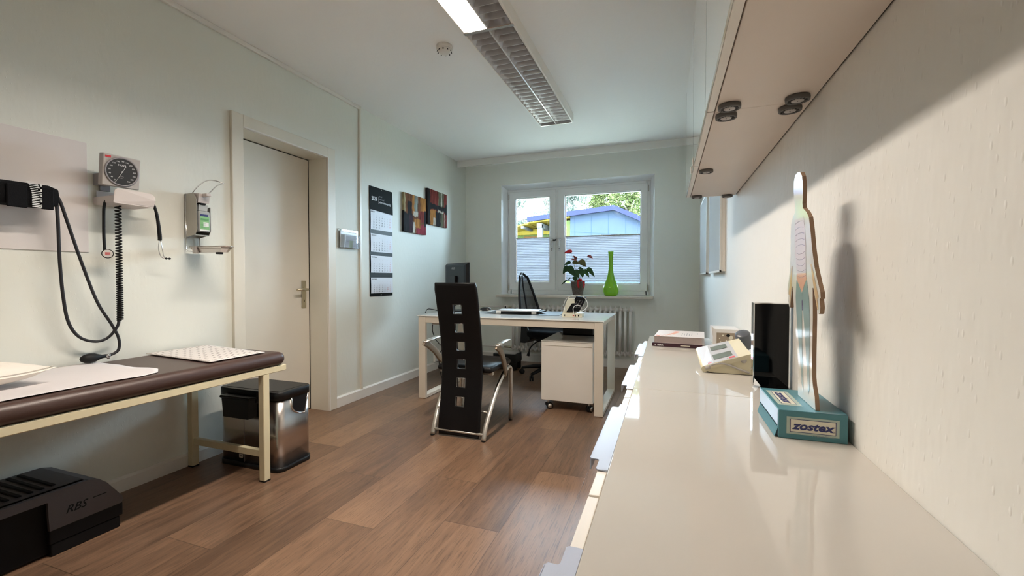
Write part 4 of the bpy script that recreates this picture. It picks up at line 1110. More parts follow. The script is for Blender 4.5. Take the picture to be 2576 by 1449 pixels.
# ================================================================== SWIVEL CHAIR
sw = thing('swivel_chair', 'black mesh-backed swivel chair behind the desk', 'swivel chair', (-1.24, 4.60, 0))
cx_, cy_ = -1.215, 4.60
phi = math.radians(-14); Fv = Vector((math.cos(phi), math.sin(phi), 0)); Wv = Vector((-math.sin(phi), math.cos(phi), 0)); O_ = Vector((cx_, cy_, 0)); Z_ = Vector((0, 0, 1))
def sc3(f, w_, z): return O_ + Fv * f + Wv * w_ + Z_ * z
m = mb(M_BLKPL)
w1 = math.atan2(4.614 - cy_, -1.574 - cx_)
for k in range(5):
    a = w1 + 2 * PI * k / 5; dx, dy = math.cos(a), math.sin(a)
    m.tube([(cx_ + dx * .03, cy_ + dy * .03, .105), (cx_ + dx * .18, cy_ + dy * .18, .095), (cx_ + dx * .315, cy_ + dy * .315, .072)], [.026, .022, .015], 8)
m.tube([(cx_, cy_, .06), (cx_, cy_, .13)], .035, 14); m.build('star_base', sw)
for k in range(5):
    a = w1 + 2 * PI * k / 5; c = Vector((cx_ + math.cos(a) * .32, cy_ + math.sin(a) * .32, .028)); mm = mb(M_BLKPL)
    Rx = Matrix.Rotation(a + .8, 3, 'Z') @ Matrix.Rotation(PI / 2, 3, 'X')
    for s in (-.013, .013): mm.lathe([(.003, s - .007), (.026, s - .007), (.028, s), (.026, s + .007), (.003, s + .007)], 20, c, Rx)
    mm.tube([c + Vector((0, 0, .005)), c + Vector((0, 0, .045))], .008, 8); mm.build('castor', sw)
m = mb(M_SATIN); m.tube([(cx_, cy_, .12), (cx_, cy_, .40)], .014, 12); m.m(M_BLKPL).tube([(cx_, cy_, .12), (cx_, cy_, .26)], .024, 14); m.build('gas_column', sw)
m = mb(M_NYLON)
rows = []
for zz, sc_ in ((.435, .86), (.445, .97), (.475, 1.0), (.50, .98), (.515, .90), (.512, .5)):
    rows.append([sc3(.02 + .235 * sc_ * (abs(math.cos(t)) ** .6) * (1 if math.cos(t) > 0 else -1), .235 * sc_ * (abs(math.sin(t)) ** .6) * (1 if math.sin(t) > 0 else -1), zz) for t in [2 * PI * k / 32 for k in range(32)]])
V_ = m.grid(rows, closed_v=True); m._paint([m.bm.faces.new(list(reversed(V_[0]))), m.bm.faces.new(V_[-1])]); m.build('seat', sw)
m = mb(M_BLKPL); m.box(-.12, .12, -.09, .09, .385, .437, .01, 2, mtx=Matrix.Translation(O_) @ Matrix.Rotation(phi, 4, 'Z')); m.build('mechanism', sw)
m = mb(M_BLKPL); m.tube([sc3(-.05, -.10, .40), sc3(-.06, -.20, .385), sc3(-.10, -.24, .33), sc3(-.11, -.25, .27)], .007, 8, spline=4); m.tube([sc3(-.108, -.248, .29), sc3(-.118, -.252, .25)], [.010, .018], 8); m.build('lever', sw)
# back support box and lumbar arms
m = mb(M_BLKPL); m.prism([sc3(-.30, -.12, .36), sc3(-.24, -.12, .36), sc3(-.18, -.12, .40), sc3(-.20, -.12, .56), sc3(-.29, -.12, .56)], Wv * .24); m.build('back_bracket', sw)
m = mb(M_BLKPL)
for s in (-1, 1): m.tube([sc3(-.24, s * .10, .60), sc3(-.20, s * .15, .53), sc3(-.12, s * .18, .46), sc3(.0, s * .16, .425)], [.022, .022, .02, .014], 8, spline=4)
m.build('back_arm', sw)
# mesh backrest, narrow at the top
def bk(t, w_):  # t 0 bottom..1 top
    z = .56 + t * .57; f = -.215 - .02 * math.sin(t * PI) - .125 * t ** 1.5; half = .215 * (1 - .72 * t ** 1.7)
    return sc3(f - .03 * (1 - w_ * w_) * (1 - t * .6), w_ * half, z)
m = mb(M_MESH); m.grid([[bk(i / 16, j / 6 - 1) for j in range(13)] for i in range(16)]); m.build('back_mesh', sw)
m = mb(M_BLKPL); lp = [bk(t, -1) for t in [i / 14 for i in range(14)]] + [bk(.95, -.7), bk(1.0, -.25), bk(1.0, .25), bk(.95, .7)] + [bk(t, 1) for t in [i / 14 for i in range(13, -1, -1)]] + [bk(0, .5), bk(0, -.5)]
m.tube(lp, .015, 8, closed=True, spline=3); m.build('back_frame', sw)
m = mb(M_BLKPL); m.tube([bk(.0, -.2), bk(.4, -.1), bk(.75, -.15), bk(.98, -.1)], .010, 8, spline=4); m.build('back_spine', sw)

# ================================================================== DESK THINGS
mo = thing('computer_monitor', 'black computer monitor on the left end of the desk, seen from behind', 'monitor', (-1.985, 3.88, .746))
A = Matrix.Translation((-1.985, 3.895, 0)) @ Matrix.Rotation(math.atan2(-.30, .395), 4, 'Z')
m = mb(M_BLKPL); m.box(-.25, .25, .004, .018, .935, 1.228, .003, 1, mtx=A)
m.prism([A @ Vector(v) for v in ((-.248, .004, .94), (.248, .004, .94), (.225, -.03, .965), (-.225, -.03, .965))], (0, 0, .001))
m.grid([[A @ Vector((x, y, z)) for x, z in ((-a, .94 + b), (a, .94 + b), (a, 1.224 - b), (-a, 1.224 - b))] for a, b, y in ((.248, 0, .004), (.235, .015, -.016), (.20, .03, -.022))], closed_v=True, smooth=False)
m.poly([A @ Vector(v) for v in ((-.20, -.022, .97), (.20, -.022, .97), (.20, -.022, 1.194), (-.20, -.022, 1.194))]); m.build('monitor_housing', mo)
m = mb(M_BLKGL); m.box(-.243, .243, .018, .0195, .945, 1.220, mtx=A); m.build('screen', mo)
m = mb(M_BLKPL); m.box(-.045, .045, -.045, -.022, .80, 1.10, .004, 2, mtx=A); m.box(-.03, .03, -.050, -.03, .75, .95, .004, 2, mtx=A); m.box(-.11, .11, -.10, .09, .7465, .757, .004, 2, mtx=A); m.build('stand', mo)
m = mb(M_LGREY); write(m, [('ASUS', -.07, 1.165, .030)], A @ Vector((0, -.0225, 0)), A.to_3x3() @ Vector((1, 0, 0)), (0, 0, 1), off=.0008, bold=.01, stretch=1.1); m.build('logo', mo)

mu = thing('computer_mouse', 'dark computer mouse on the desk between chair and keyboard', 'mouse', (-1.72, 4.04, .746))
m = mb(mat('dark_mouse', (.018, .017, .019), .3)); rows = []
for z, s_ in ((.0, .92), (.010, 1), (.022, .92), (.031, .70), (.035, .35)):
    rows.append([(-1.735 + .060 * s_ * math.cos(t), 4.045 + .032 * s_ * math.sin(t), .747 + z) for t in [2 * PI * k / 24 for k in range(24)]])
V_ = m.grid(rows, closed_v=True); m._paint([m.bm.faces.new(V_[-1])]); m.build('mouse_shell', mu)
m = mb(M_TRIM); m.box(-1.79, -1.68, 4.02, 4.07, .7463, .752, .002, 1); m.build('light_base', mu)
o = mb(M_BLKPL).prism([(-1.61, 3.722, .7462), (-.885, 3.672, .7462), (-.93, 4.155, .7462), (-1.64, 4.16, .7462)], (0, 0, .003)).build('desk_mat', base=(-1.25, 3.92, .7462)); tag(o, 'large black desk mat lying on the white glass desk', 'desk mat')
kb = thing('laptop', 'closed silver laptop lying raised on the black desk mat', 'laptop', (-1.3, 3.84, .7495))
A2 = Matrix.Translation((-1.30, 3.825, 0)) @ Matrix.Rotation(.14, 4, 'Z')
m = mb(mat('silver_lid', (.62, .60, .60), .35, .3)); m.box(-.20, .195, -.10, .125, .772, .781, .004, 2, mtx=A2); m.build('lid', kb)
m = mb(M_BLKPL); m.box(-.19, .20, -.095, .12, .7495, .772, .003, 1, mtx=A2); m.prism([A2 @ Vector(v) for v in ((.195, -.06, .760), (.255, -.02, .768), (.195, .10, .760))], (0, 0, .010)); m.build('base', kb)
for x in (-.175, .155):
    mm = mb(M_TRIM); mm.box(x - .022, x + .022, -.108, -.098, .7495, .775, .001, 1, mtx=A2); mm.m(M_INKG); write(mm, [('START' if x < 0 else 'STOP', x - .016, .758, .012)], A2 @ Vector((0, -.108, 0)), A2.to_3x3() @ Vector((1, 0, 0)), (0, 0, 1), bold=.01); mm.build('white_tag', kb)

ph = thing('desk_phone', 'cream desk phone with dark tilted display and white cables, right end of desk', 'phone', (-.75, 3.62, .746))
m = mb(mat('cream_phone', (.78, .72, .56), .4))
m.prism([(-.835, 3.585, .7465), (-.665, 3.585, .7465), (-.665, 3.70, .7465), (-.835, 3.70, .7465)], (0, 0, .035))
m.prism([(-.835, 3.60, .78), (-.79, 3.60, .905), (-.735, 3.60, .905), (-.72, 3.60, .78)], (0, .05, 0)); m.build('base', ph)
m = mb(mat('dark_phone_screen', (.010, .010, .011), .7, spec=.05)); q_ = [(-.797, 3.575, .792), (-.683, 3.575, .800), (-.636, 3.620, .912), (-.722, 3.620, .920)]
m.prism(q_, (0, .022, .004)); m.m(M_LGREY)
for a_, b_ in ((.30, .34), (.55, .58)):
    p0, p1, p2, p3 = [Vector(v) for v in q_]
    for c_ in (.35, .60):
        A_ = p0.lerp(p1, c_).lerp(p3.lerp(p2, c_), a_) + Vector((0, -.0012, 0)); B_ = p0.lerp(p1, c_ + .22).lerp(p3.lerp(p2, c_ + .22), a_) + Vector((0, -.0012, 0))
        m.tube([A_, B_, B_ + Vector((.012, .01, .028)), A_ + Vector((.012, .01, .028))], .0008, 4, closed=True)
m.build('display', ph)
m = mb(M_TRIM)
m.tube([(-.795, 3.57, .80), (-.815, 3.56, .85), (-.79, 3.56, .905), (-.72, 3.565, .935), (-.65, 3.57, .918), (-.615, 3.57, .86), (-.64, 3.56, .815), (-.69, 3.56, .795)], .0028, 6, spline=5)
m.tube([(-.73, 3.565, .775), (-.735, 3.56, .825), (-.71, 3.56, .85), (-.675, 3.565, .845), (-.672, 3.565, .815), (-.695, 3.565, .79)], .0028, 6, spline=5); m.build('white_cable', ph)
m = mb(M_INKK)
for x, w_ in ((-.725, .008), (-.700, .010), (-.815, .006)): m.box(x, x + w_, 3.5835, 3.5855, .755, .770)
m.m(M_INKR).box(-.742, -.732, 3.5835, 3.5855, .758, .766); m.build('socket', ph)

# black cables at the left end of the desk
cb = thing('cable', 'black cables hanging from the left end of the desk to the floor', 'cable', (-2.1, 3.6, .3))
m = mb(M_RUB)
m.tube([(-2.139, 3.55, .7505), (-2.122, 3.55, .78), (-2.088, 3.55, .788), (-1.99, 3.56, .770), (-1.93, 3.60, .7505)], .0035, 8, spline=5)
m.tube([(-2.114, 3.55, .70), (-2.105, 3.55, .675), (-2.076, 3.55, .662), (-1.971, 3.55, .661), (-1.88, 3.55, .664)], .0035, 8, spline=5)
m.tube([(-2.058, 3.55, .70), (-2.063, 3.55, .592), (-2.048, 3.55, .54), (-2.026, 3.55, .50), (-1.959, 3.55, .441), (-1.90, 3.55, .43)], .0035, 8, spline=6)
m.tube([(-1.92, 3.55, .44), (-1.959, 3.55, .418), (-1.993, 3.55, .361), (-1.995, 3.55, .29), (-1.985, 3.55, .224), (-1.962, 3.55, .132), (-1.92, 3.56, .04), (-1.88, 3.57, .005), (-1.75, 3.6, .005)], .0035, 8, spline=6)
m.build('cable_run', cb)

# ================================================================== RADIATOR
rd = thing('radiator', 'white column radiator below the window', 'radiator', (-1.13, 5.26, .15))
def rsec(x):
    mm = mb(M_RADI)
    for y in (5.225, 5.285):
        mm.tube([(x, y, .185), (x, y, .69)], .0155, 10, flat=.013)
        for z, zz in ((.70, 1), (.175, -1)):
            pass
    for zc_, up_ in ((.702, 1), (.185, -1)):
        pr = [(.003, -.029), (.016, -.027), (.019, -.014), (.026, -.004), (.028, 0), (.026, .004), (.019, .014), (.016, .027), (.003, .029)]
        R_ = Matrix(((0, 0, 1), (1.65, 0, 0), (0, 1.25, 0)))
        mm.lathe([(a_, b_) for a_, b_ in pr], 16, (x, 5.255, zc_), R_)
        mm.lathe([(.003, -.006), (.0275, -.004), (.0305, 0), (.0275, .004), (.003, .006)], 16, (x, 5.255, zc_ + up_ * .008), R_)
    return mm
proto = rsec(-1.860).build('section', rd)
for k in range(1, 26):
    c = proto.copy(); COL.objects.link(c); c.parent = rd; c.location = (k * .0583, 0, 0)
m = mb(M_RADI)
for z in (.702, .185): m.tube([(-.402, 5.255, z), (-.375, 5.255, z)], .018, 12)
m.build('end_plug', rd)
m = mb(M_RADI); m.tube([(-2.55, 5.27, .708), (-2.0, 5.27, .708)], .010, 10); m.tube([(-2.55, 5.27, .185), (-1.98, 5.27, .185)], .010, 10)
m.tube([(-2.53, 5.29, .02), (-2.53, 5.29, .708)], .010, 10); m.build('pipe', rd)
m = mb(M_TRIM); m.lathe([(.012, -.03), (.024, -.028), (.027, 0), (.026, .03), (.018, .034), (.006, .034)], 20, (-1.955, 5.235, .708), Matrix.Rotation(PI / 2, 3, 'X'))
m.m(M_BRASS).tube([(-2.0, 5.265, .708), (-1.885, 5.255, .705)], .013, 10); m.m(M_BRASS).tube([(-1.99, 5.265, .185), (-1.885, 5.255, .185)], .014, 10); m.m(M_INKK).lathe([(.012, .0335), (.012, .0355)], 16, (-1.955, 5.235, .708), Matrix.Rotation(PI / 2, 3, 'X'))
m.build('thermostat_valve', rd)
bx = thing('power_box', 'black box with a pale top on the floor below the radiator valve', 'power supply', (-1.75, 4.80, 0))
m = mb(M_BLKPL); m.box(-1.93, -1.65, 4.72, 4.95, .085, .19, .004, 1); m.box(-1.70, -1.655, 4.725, 4.80, 0, .09, .003, 1); m.box(-1.92, -1.88, 4.725, 4.80, 0, .09, .003, 1); m.box(-1.92, -1.655, 4.90, 4.945, 0, .09, .003, 1); m.build('case', bx)
m = mb(M_LGREY); m.box(-1.925, -1.655, 4.725, 4.945, .190, .196, .001, 1); m.build('pale_top', bx)
m = mb(M_RUB); m.tube([(-1.72, 5.05, .21), (-1.67, 4.9, .22), (-1.625, 4.85, .18), (-1.615, 4.83, .12), (-1.64, 4.82, .085)], .0035, 8, spline=5); m.build('cord', bx)

# ================================================================== PLANT AND VASE ON THE SILL
pl = thing('potted_anthurium', 'potted anthurium with red flowers in a grey wicker pot on the sill', 'potted plant', (-1.035, 5.29, .866))
m = mb(M_WICK)
rows = []
for k in range(29):
    z = .866 + k * .0061; r_ = .057 + (z - .866) * .19 + (.0030 if k % 2 else -.0010)
    rows.append([(-1.035 + r_ * math.cos(2 * PI * j / 28), 5.29 + r_ * math.sin(2 * PI * j / 28), z) for j in range(28)])
V_ = m.grid(rows, closed_v=True); m._paint([m.bm.faces.new(list(reversed(V_[0])))])
m.m(mat('soil', (.04, .03, .02), .95)).lathe([(.001, 1.020), (.084, 1.020)], 24, (-1.035, 5.29, 0), cap=False); m.build('pot', pl)
m = mb(M_RED)
for k in range(9):
    a = k * 2.4; c = Vector((-1.0 + .022 * math.cos(a), 5.205 + .01 * math.sin(a), 1.052 + .010 * math.sin(a * 1.7)))
    m.lathe([(.002, -.012), (.012, -.006), (.014, .004), (.004, .012)], 8, c, Matrix.Rotation(a, 3, 'Y'))
m.grid([[(-1.022, 5.195, 1.045), (-.998, 5.19, 1.045)], [(-1.028, 5.190, 1.00), (-.998, 5.186, 1.0)], [(-1.012, 5.198, .955), (-.995, 5.200, .965)]]); m.grid([[(-.965, 5.20, 1.045), (-.94, 5.205, 1.045)], [(-.955, 5.195, 1.0), (-.930, 5.20, 1.0)], [(-.955, 5.20, .955), (-.938, 5.205, .97)]])
m.build('red_bow', pl)
M_LG = leafmat('anthurium_leaf', (.020, .060, .016), (.035, .095, .025), .25); M_LB = leafmat('bronze_leaf', (.11, .13, .03), (.16, .09, .05), .45)
M_SP = leafmat('red_spathe', (.50, .012, .02), (.62, .03, .04), .25); M_SPF = leafmat('faded_spathe', (.30, .06, .06), (.42, .12, .10), .35)
def heart(m, base, tip, width, nrm, curl=.12):
    B = Vector(base); T = Vector(tip); d = T - B; Ln = d.length; d.normalize(); n = Vector(nrm).normalized(); s = d.cross(n).normalized(); n = s.cross(d)
    pr = [(-.16, .22), (-.12, .62), (0, .92), (.18, 1.0), (.40, .86), (.62, .60), (.82, .30), (1.0, .0)]
    rows = []
    for t, w_ in pr:
        row = []
        for k in (-1, -.5, 0, .5, 1):
            row.append(B + d * (Ln * t - (0.10 * Ln if abs(k) > .4 and t < 0 else 0) * -1 * 0) + s * (k * w_ * width / 2) + n * (curl * width * (abs(k) ** 1.5) - curl * Ln * (t - .3) ** 2 * .8))
        rows.append(row)
    m.grid(rows)
soil = Vector((-1.035, 5.29, 1.02))
def stem(mm, to, r_=.0018):
    t = Vector(to); mid = soil.lerp(t, .55) + Vector((0, 0, .02)); mm.tube([soil, mid, t], r_, 6, spline=4)
leaves = [((-1.160, 5.27, 1.214), (-1.212, 5.24, 1.128), .075, M_LG), ((-1.140, 5.30, 1.275), (-1.205, 5.27, 1.235), .05, M_LG), ((-1.138, 5.25, 1.205), (-1.055, 5.22, 1.092), .095, M_LG), ((-1.06, 5.27, 1.165), (-1.015, 5.24, 1.075), .085, M_LG),
          ((-.985, 5.28, 1.17), (-.968, 5.25, 1.080), .075, M_LG), ((-.947, 5.28, 1.170), (-.887, 5.25, 1.083), .055, M_LG), ((-.905, 5.30, 1.190), (-.824, 5.27, 1.089), .06, M_LG), ((-1.0, 5.28, 1.285), (-.925, 5.25, 1.212), .085, M_LB),
          ((-1.085, 5.28, 1.275), (-1.005, 5.26, 1.250), .060, M_LB), ((-1.17, 5.24, 1.047), (-1.228, 5.22, .996), .022, M_LG), ((-1.125, 5.25, 1.080), (-1.155, 5.24, 1.043), .016, M_LG), ((-1.02, 5.30, 1.20), (-.955, 5.27, 1.18), .04, M_LG), ((-1.06, 5.22, 1.09), (-1.045, 5.20, 1.03), .06, M_LG)]
ms = mb(mat('stem_green', (.10, .14, .05), .5))
for bs_, tp_, wd_, mt in leaves:
    mm = mb(mt); heart(mm, bs_, tp_, wd_, (.2, -.8, .45)); mm.build('leaf', pl); stem(ms, bs_)
fl = [((-1.120, 5.28, 1.408), (-1.203, 5.25, 1.385), .062, M_SP), ((-1.050, 5.28, 1.325), (-1.10, 5.27, 1.345), .035, M_SPF), ((-1.06, 5.28, 1.31), (-1.085, 5.26, 1.36), .03, M_SPF), ((-1.105, 5.28, 1.312), (-1.03, 5.26, 1.290), .02, M_SPF), ((-.905, 5.29, 1.348), (-.846, 5.27, 1.314), .045, M_SPF)]
for bs_, tp_, wd_, mt in fl:
    mm = mb(mt); heart(mm, bs_, tp_, wd_, (.1, -.75, .6)); mm.m(M_SPF).tube([Vector(bs_), Vector(bs_).lerp(Vector(tp_), .45) + Vector((0, -.012, .016))], .0025, 6); mm.build('flower', pl); stem(ms, bs_, .0013)
ms.build('stems', pl)

vs_ = thing('vase', 'tall lime green glass bottle vase on the window sill', 'vase', (-.637, 5.29, .866))
m = mb(M_GREEN)
m.lathe([(.001, .867), (.060, .866), (.078, .876), (.090, .905), (.093, .935), (.088, .970), (.074, 1.010), (.055, 1.055), (.041, 1.10), (.031, 1.15), (.0255, 1.20), (.0235, 1.26), (.0250, 1.31), (.029, 1.36), (.033, 1.396), (.031, 1.397), (.027, 1.36), (.022, 1.30), (.021, 1.20)], 40, (-.637, 5.29, 0), cap=False)
m.build('vase_body', vs_)
# ================================================================== SIDEBOARD ALONG THE RIGHT WALL
def sideboard(y0, y1, label, plates):
    yc = (y0 + y1) / 2
    s = thing('sideboard', label, 'sideboard', (.12, yc, 0), 'white sideboards along the right wall')
    m = mb(M_WHITE); m.box(-.086, XR - .002, y0 + .001, y1 - .001, .10, .738, .001, 1); m.build('carcass', s)
    m = mb(M_GLASSW); m.box(-.092, XR - .001, y0 + .0008, y1 - .0008, .738, .746, .0012, 2); m.build('glass_top', s)
    m = mb(M_WHITE)
    for y in (y0 + .06, y1 - .06):
        for x in (-.05, .28): m.box(x - .02, x + .02, y - .02, y + .02, 0, .10)
    m.build('foot', s)
    h = (y1 - y0) / 2
    for k, (pa, pb, ta, tb) in enumerate(plates):
        f0, f1 = y0 + k * h + .003, y0 + (k + 1) * h - .003
        for r_, (z0, z1) in enumerate(((.535, .716), (.325, .530), (.115, .320))):
            fr = mb(M_WHITE).box(-.119, -.101, f0, f1, z0, z1, .0015, 2).build('drawer_front', s)
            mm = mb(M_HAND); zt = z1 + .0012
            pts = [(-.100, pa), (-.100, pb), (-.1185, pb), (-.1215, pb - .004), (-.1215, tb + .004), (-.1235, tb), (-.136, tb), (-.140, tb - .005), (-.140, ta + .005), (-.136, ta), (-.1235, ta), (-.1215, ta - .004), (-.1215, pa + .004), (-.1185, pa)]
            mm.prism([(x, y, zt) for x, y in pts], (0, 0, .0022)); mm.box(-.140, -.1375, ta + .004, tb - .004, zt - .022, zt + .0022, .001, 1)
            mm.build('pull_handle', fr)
    return s
M_HAND = mat('sky_tinted_handle', (.49, .54, .66), .35, spec=.12)  # bluish base stands in for the sky reflected on the handles
sideboard(.078, 1.325, 'white glass-topped sideboard nearest the viewer, teal box standing on it', ((.200, .553, .245, .512), (.797, 1.235, .842, 1.205)))
sideboard(1.325, 2.572, 'farther white glass-topped sideboard carrying books and black screen', ((1.42, 1.86, 1.462, 1.815), (2.04, 2.48, 2.085, 2.435)))

# wall cabinets
M_DGL = mat('white_glossy_door_glass', (.66, .68, .62), .03, spec=.6, coat=1.0)
def wallcab(y0, y1, label, disc_ys):
    c = thing('wall_cabinet', label, 'wall cabinet', (.22, (y0 + y1) / 2, 1.52), 'wall cabinets above the sideboards')
    m = mb(M_UNDER); m.box(.119, XR - .004, y0 + .0008, y1 - .0008, 1.520, 2.10, .001, 1); m.build('cabinet_body', c)
    m = mb(M_INKK); m.box(XR - .004, XR - .0005, y0 + .001, y1 - .001, 1.524, 2.09); m.build('wall_gap', c)
    yd = y0 + (y1 - y0) * .46
    for a_, b_ in ((y0 + .003, yd - .003), (yd + .003, y1 - .003)):
        dr = mb(M_DGL).box(.0945, .0985, a_, b_, 1.522, 2.098, .0006, 1).build('glass_door', c)
        fm = mb(M_TRIM); fm.box(.0985, .1165, a_ + .001, b_ - .001, 1.520, 1.540, .001, 1); fm.box(.0985, .1165, a_ + .001, b_ - .001, 2.07, 2.095, .001, 1)
        fm.box(.0985, .1165, a_ + .001, a_ + .02, 1.54, 2.07); fm.box(.0985, .1165, b_ - .02, b_ - .001, 1.54, 2.07); fm.build('door_frame', dr)
    m = mb(M_SATIN); m.box(.0905, .0990, yd - .030, yd + .012, 1.519, 1.548, .001, 1); m.box(.0905, .0990, yd + .10, yd + .125, 1.519, 1.548, .001, 1); m.build('door_clip', c)
    m = mb(M_INKK); m.box(.0944, .1185, yd - .0029, yd + .0029, 1.522, 2.097); m.box(.0944, .1185, y1 - .0029, y1 - .0002, 1.522, 2.097); m.build('door_gap', c)
    for (x, y) in disc_ys:
        mm = mb(mat('dark_grey_foot', (.10, .095, .09), .5) if 'dark_grey_foot' not in bpy.data.materials else bpy.data.materials['dark_grey_foot'])
        mm.lathe([(.001, 1.5195), (.0265, 1.5195), (.0272, 1.516), (.0265, 1.509), (.022, 1.508), (.0205, 1.510), (.014, 1.5095), (.001, 1.5095)], 32, (x, y, 0))
        mm.m(M_BLKPL)
        for k in range(14):
            a = 2 * PI * k / 14; A_ = Matrix.Translation((x + .0178 * math.cos(a), y + .0178 * math.sin(a), 1.5095)) @ Matrix.Rotation(a, 4, 'Z'); mm.box(-.0035, .0035, -.0012, .0012, -.0008, .0008, mtx=A_)
        mm.m(M_LGREY).lathe([(.001, 1.5085), (.0135, 1.5085), (.0140, 1.5100)], 24, (x, y, 0)); mm.m(M_INKK).lathe([(.0015, 1.508), (.0015, 1.5088)], 8, (x, y, 0))
        mm.build('adjusting_foot', c)
    return c
wallcab(-.02, 1.291, 'white wall cabinet nearest the viewer, its underside filling the top right', ((.149, 1.252), (.300, 1.252), (.149, .02), (.300, .02)))
wallcab(1.291, 2.602, 'farther white wall cabinet with glass doors, ending before the framed panels', ((.149, 1.322), (.300, 1.322), (.149, 1.965), (.149, 2.560), (.300, 2.585)))

# framed glossy panels on the right wall
M_PAN = mat('window_tinted_panel', (.74, .78, .84), .12)  # pale blue base stands in for window light falling on the panels
for (a_, b_, lb) in ((3.02, 3.80, 'white framed glossy wall panel next to the wall cabinet'), (4.05, 4.83, 'white framed glossy wall panel nearest the window corner')):
    t = thing('framed_panel', lb, 'wall panel', (XR, (a_ + b_) / 2, 1.11), 'framed panels on the right wall')
    m = mb(M_PAN); m.box(.3145, .318, a_ + .012, b_ - .012, 1.125, 1.80); m.build('glossy_face', t)
    m = mb(M_WHITE); m.box(.318, XR - .001, a_ + .004, b_ - .004, 1.118, 1.806); m.build('backing', t)
    m = mb(M_TRIM); 
    for q in ((a_, a_ + .014, 1.112, 1.812), (b_ - .014, b_, 1.112, 1.812), (a_, b_, 1.112, 1.126), (a_, b_, 1.798, 1.812)): m.box(.312, .322, *q)
    m.build('frame', t)

# ================================================================== THINGS ON THE SIDEBOARDS
zx = thing('medicine_box', 'teal medicine carton with cream label on the sideboard against the wall', 'box', (.285, 1.11, .746))
m = mb(M_TEAL); q0 = [(.2165, 1.010), (.3335, 1.010), (.3335, 1.195), (.225, 1.205)]
m.box(.2165, .3345, 1.0095, 1.20, .7465, .8035, .0008, 1); m.build('carton', zx)
m = mb(M_TEALL); O1 = (.2165, 1.0095, .7465)
m = MB().m(M_TEALL); quad(m, O1, (1, 0, 0), (0, 0, 1), .014, .104, .010, .045, off=.0003); m.m(M_CREAMC); quad(m, O1, (1, 0, 0), (0, 0, 1), .020, .0985, .0145, .0405, off=.0005)
m.m(M_INKN)
for q in ((.020, .0985, .0398, .0408), (.020, .0985, .0142, .0152), (.020, .021, .0142, .0408), (.0975, .0985, .0142, .0408)): quad(m, O1, (1, 0, 0), (0, 0, 1), *q, off=.0007)
write(m, [('zostex', .0245, .0205, .0215)], O1, (1, 0, 0), (0, 0, 1), off=.0009, bold=.035, shear=.28, stretch=1.18)
write(m, [('\u00ae', .0925, .0185, .006)], O1, (1, 0, 0), (0, 0, 1), off=.0009); m.m(M_INKG); write(m, [('Wirkstoff: Brivudin', .058, .0085, .005)], O1, (1, 0, 0), (0, 0, 1), off=.0009)
m.build('front_print', zx)
O2 = (.2165, 1.0095, .8035); m = mb(M_TEALL); quad(m, O2, (0, -1, 0), (1, 0, 0), -.165, -.040, .008, .052, off=.0003)
m.m(M_CREAMC); quad(m, O2, (0, -1, 0), (1, 0, 0), -.155, -.05, .016, .044, off=.0005); m.m(M_INKN)
for q in ((-.155, -.05, .043, .0442), (-.155, -.05, .0158, .017), (-.155, -.1538, .016, .044), (-.0512, -.05, .016, .044)): quad(m, O2, (0, -1, 0), (1, 0, 0), *q, off=.0007)
write(m, [('zostex', -.148, .022, .026)], O2, (0, -1, 0), (1, 0, 0), off=.0009, bold=.035, shear=.28, stretch=1.25); m.build('top_print', zx)
m = mb(mat('flap_pale', (.36, .42, .52), .4)); m.prism([(.2163, 1.014, .770), (.2163, 1.195, .772), (.2163, 1.195, .8025), (.2163, 1.014, .8025)], (-.0006, 0, 0)); m.m(M_INKK).prism([(.2161, 1.02, .7685), (.2161, 1.19, .7695), (.2161, 1.19, .7705), (.2161, 1.02, .7695)], (-.001, 0, 0)); m.m(M_TEAL).prism([(.2155, 1.012, .766), (.2095, 1.012, .7475), (.2095, 1.19, .7475), (.2155, 1.19, .768)], (.0008, 0, 0)); m.build('open_flap', zx)
m = mb(M_BLUEW); quad(m, (.2165, 1.0095, .8035), (1, 0, 0), (0, 1, 0), .060, .118, .0, .001); m.build('pale_edge_line', zx)  # thin pale line along the front top edge

# flat wooden figure on the box
fg = thing('anatomy_figure', 'flat wooden cut-out of a human body standing on the teal box', 'anatomy figure', (.284, 1.086, .8038))
half = [(0, 1.2985), (.018, 1.295), (.030, 1.284), (.0345, 1.264), (.031, 1.244), (.0265, 1.228), (.028, 1.218), (.050, 1.207), (.066, 1.194), (.073, 1.168), (.079, 1.13), (.090, 1.092), (.106, 1.064), (.118, 1.045), (.119, 1.034), (.112, 1.031), (.115, 1.016), (.110, 1.004), (.102, 1.002), (.094, 1.016), (.084, 1.038), (.0775, 1.052), (.0735, 1.052), (.071, 1.03), (.067, .99), (.060, .95), (.053, .91), (.048, .87), (.051, .852), (.060, .832), (.062, .8042)]
def fxx(z): return .284 - (z - .804) * .0445
T_ = .0075
outl = [(s * y, z) for s, pts in ((1, half), (-1, half[::-1][:-1])) for y, z in pts]
def fpt(y, z, off=0): return (fxx(z) - off, 1.086 + y, z)
M_FIGF = mat('cream_printed_face', (.76, .73, .66), .12, coat=.5); m = MB()
m.m(M_FIGF); vs1 = [m.bm.verts.new(fpt(y, z)) for y, z in outl]; f = m.bm.faces.new(vs1); f.material_index = m.mi
m.m(M_MDF); vs2 = [m.bm.verts.new(fpt(y, z, -T_)) for y, z in outl]; f = m.bm.faces.new(vs2); f.material_index = m.mi
for i in range(len(outl)):
    j = (i + 1) % len(outl); f = m.bm.faces.new([vs1[i], vs1[j], vs2[j], vs2[i]]); f.material_index = m.mi
m.build('board', fg)
cols = dict(tor=(.78, .52, .46), tor2=(.76, .64, .62), low=(.80, .42, .28), blu=(.25, .36, .35), och=(.72, .50, .27), pur=(.14, .10, .22))
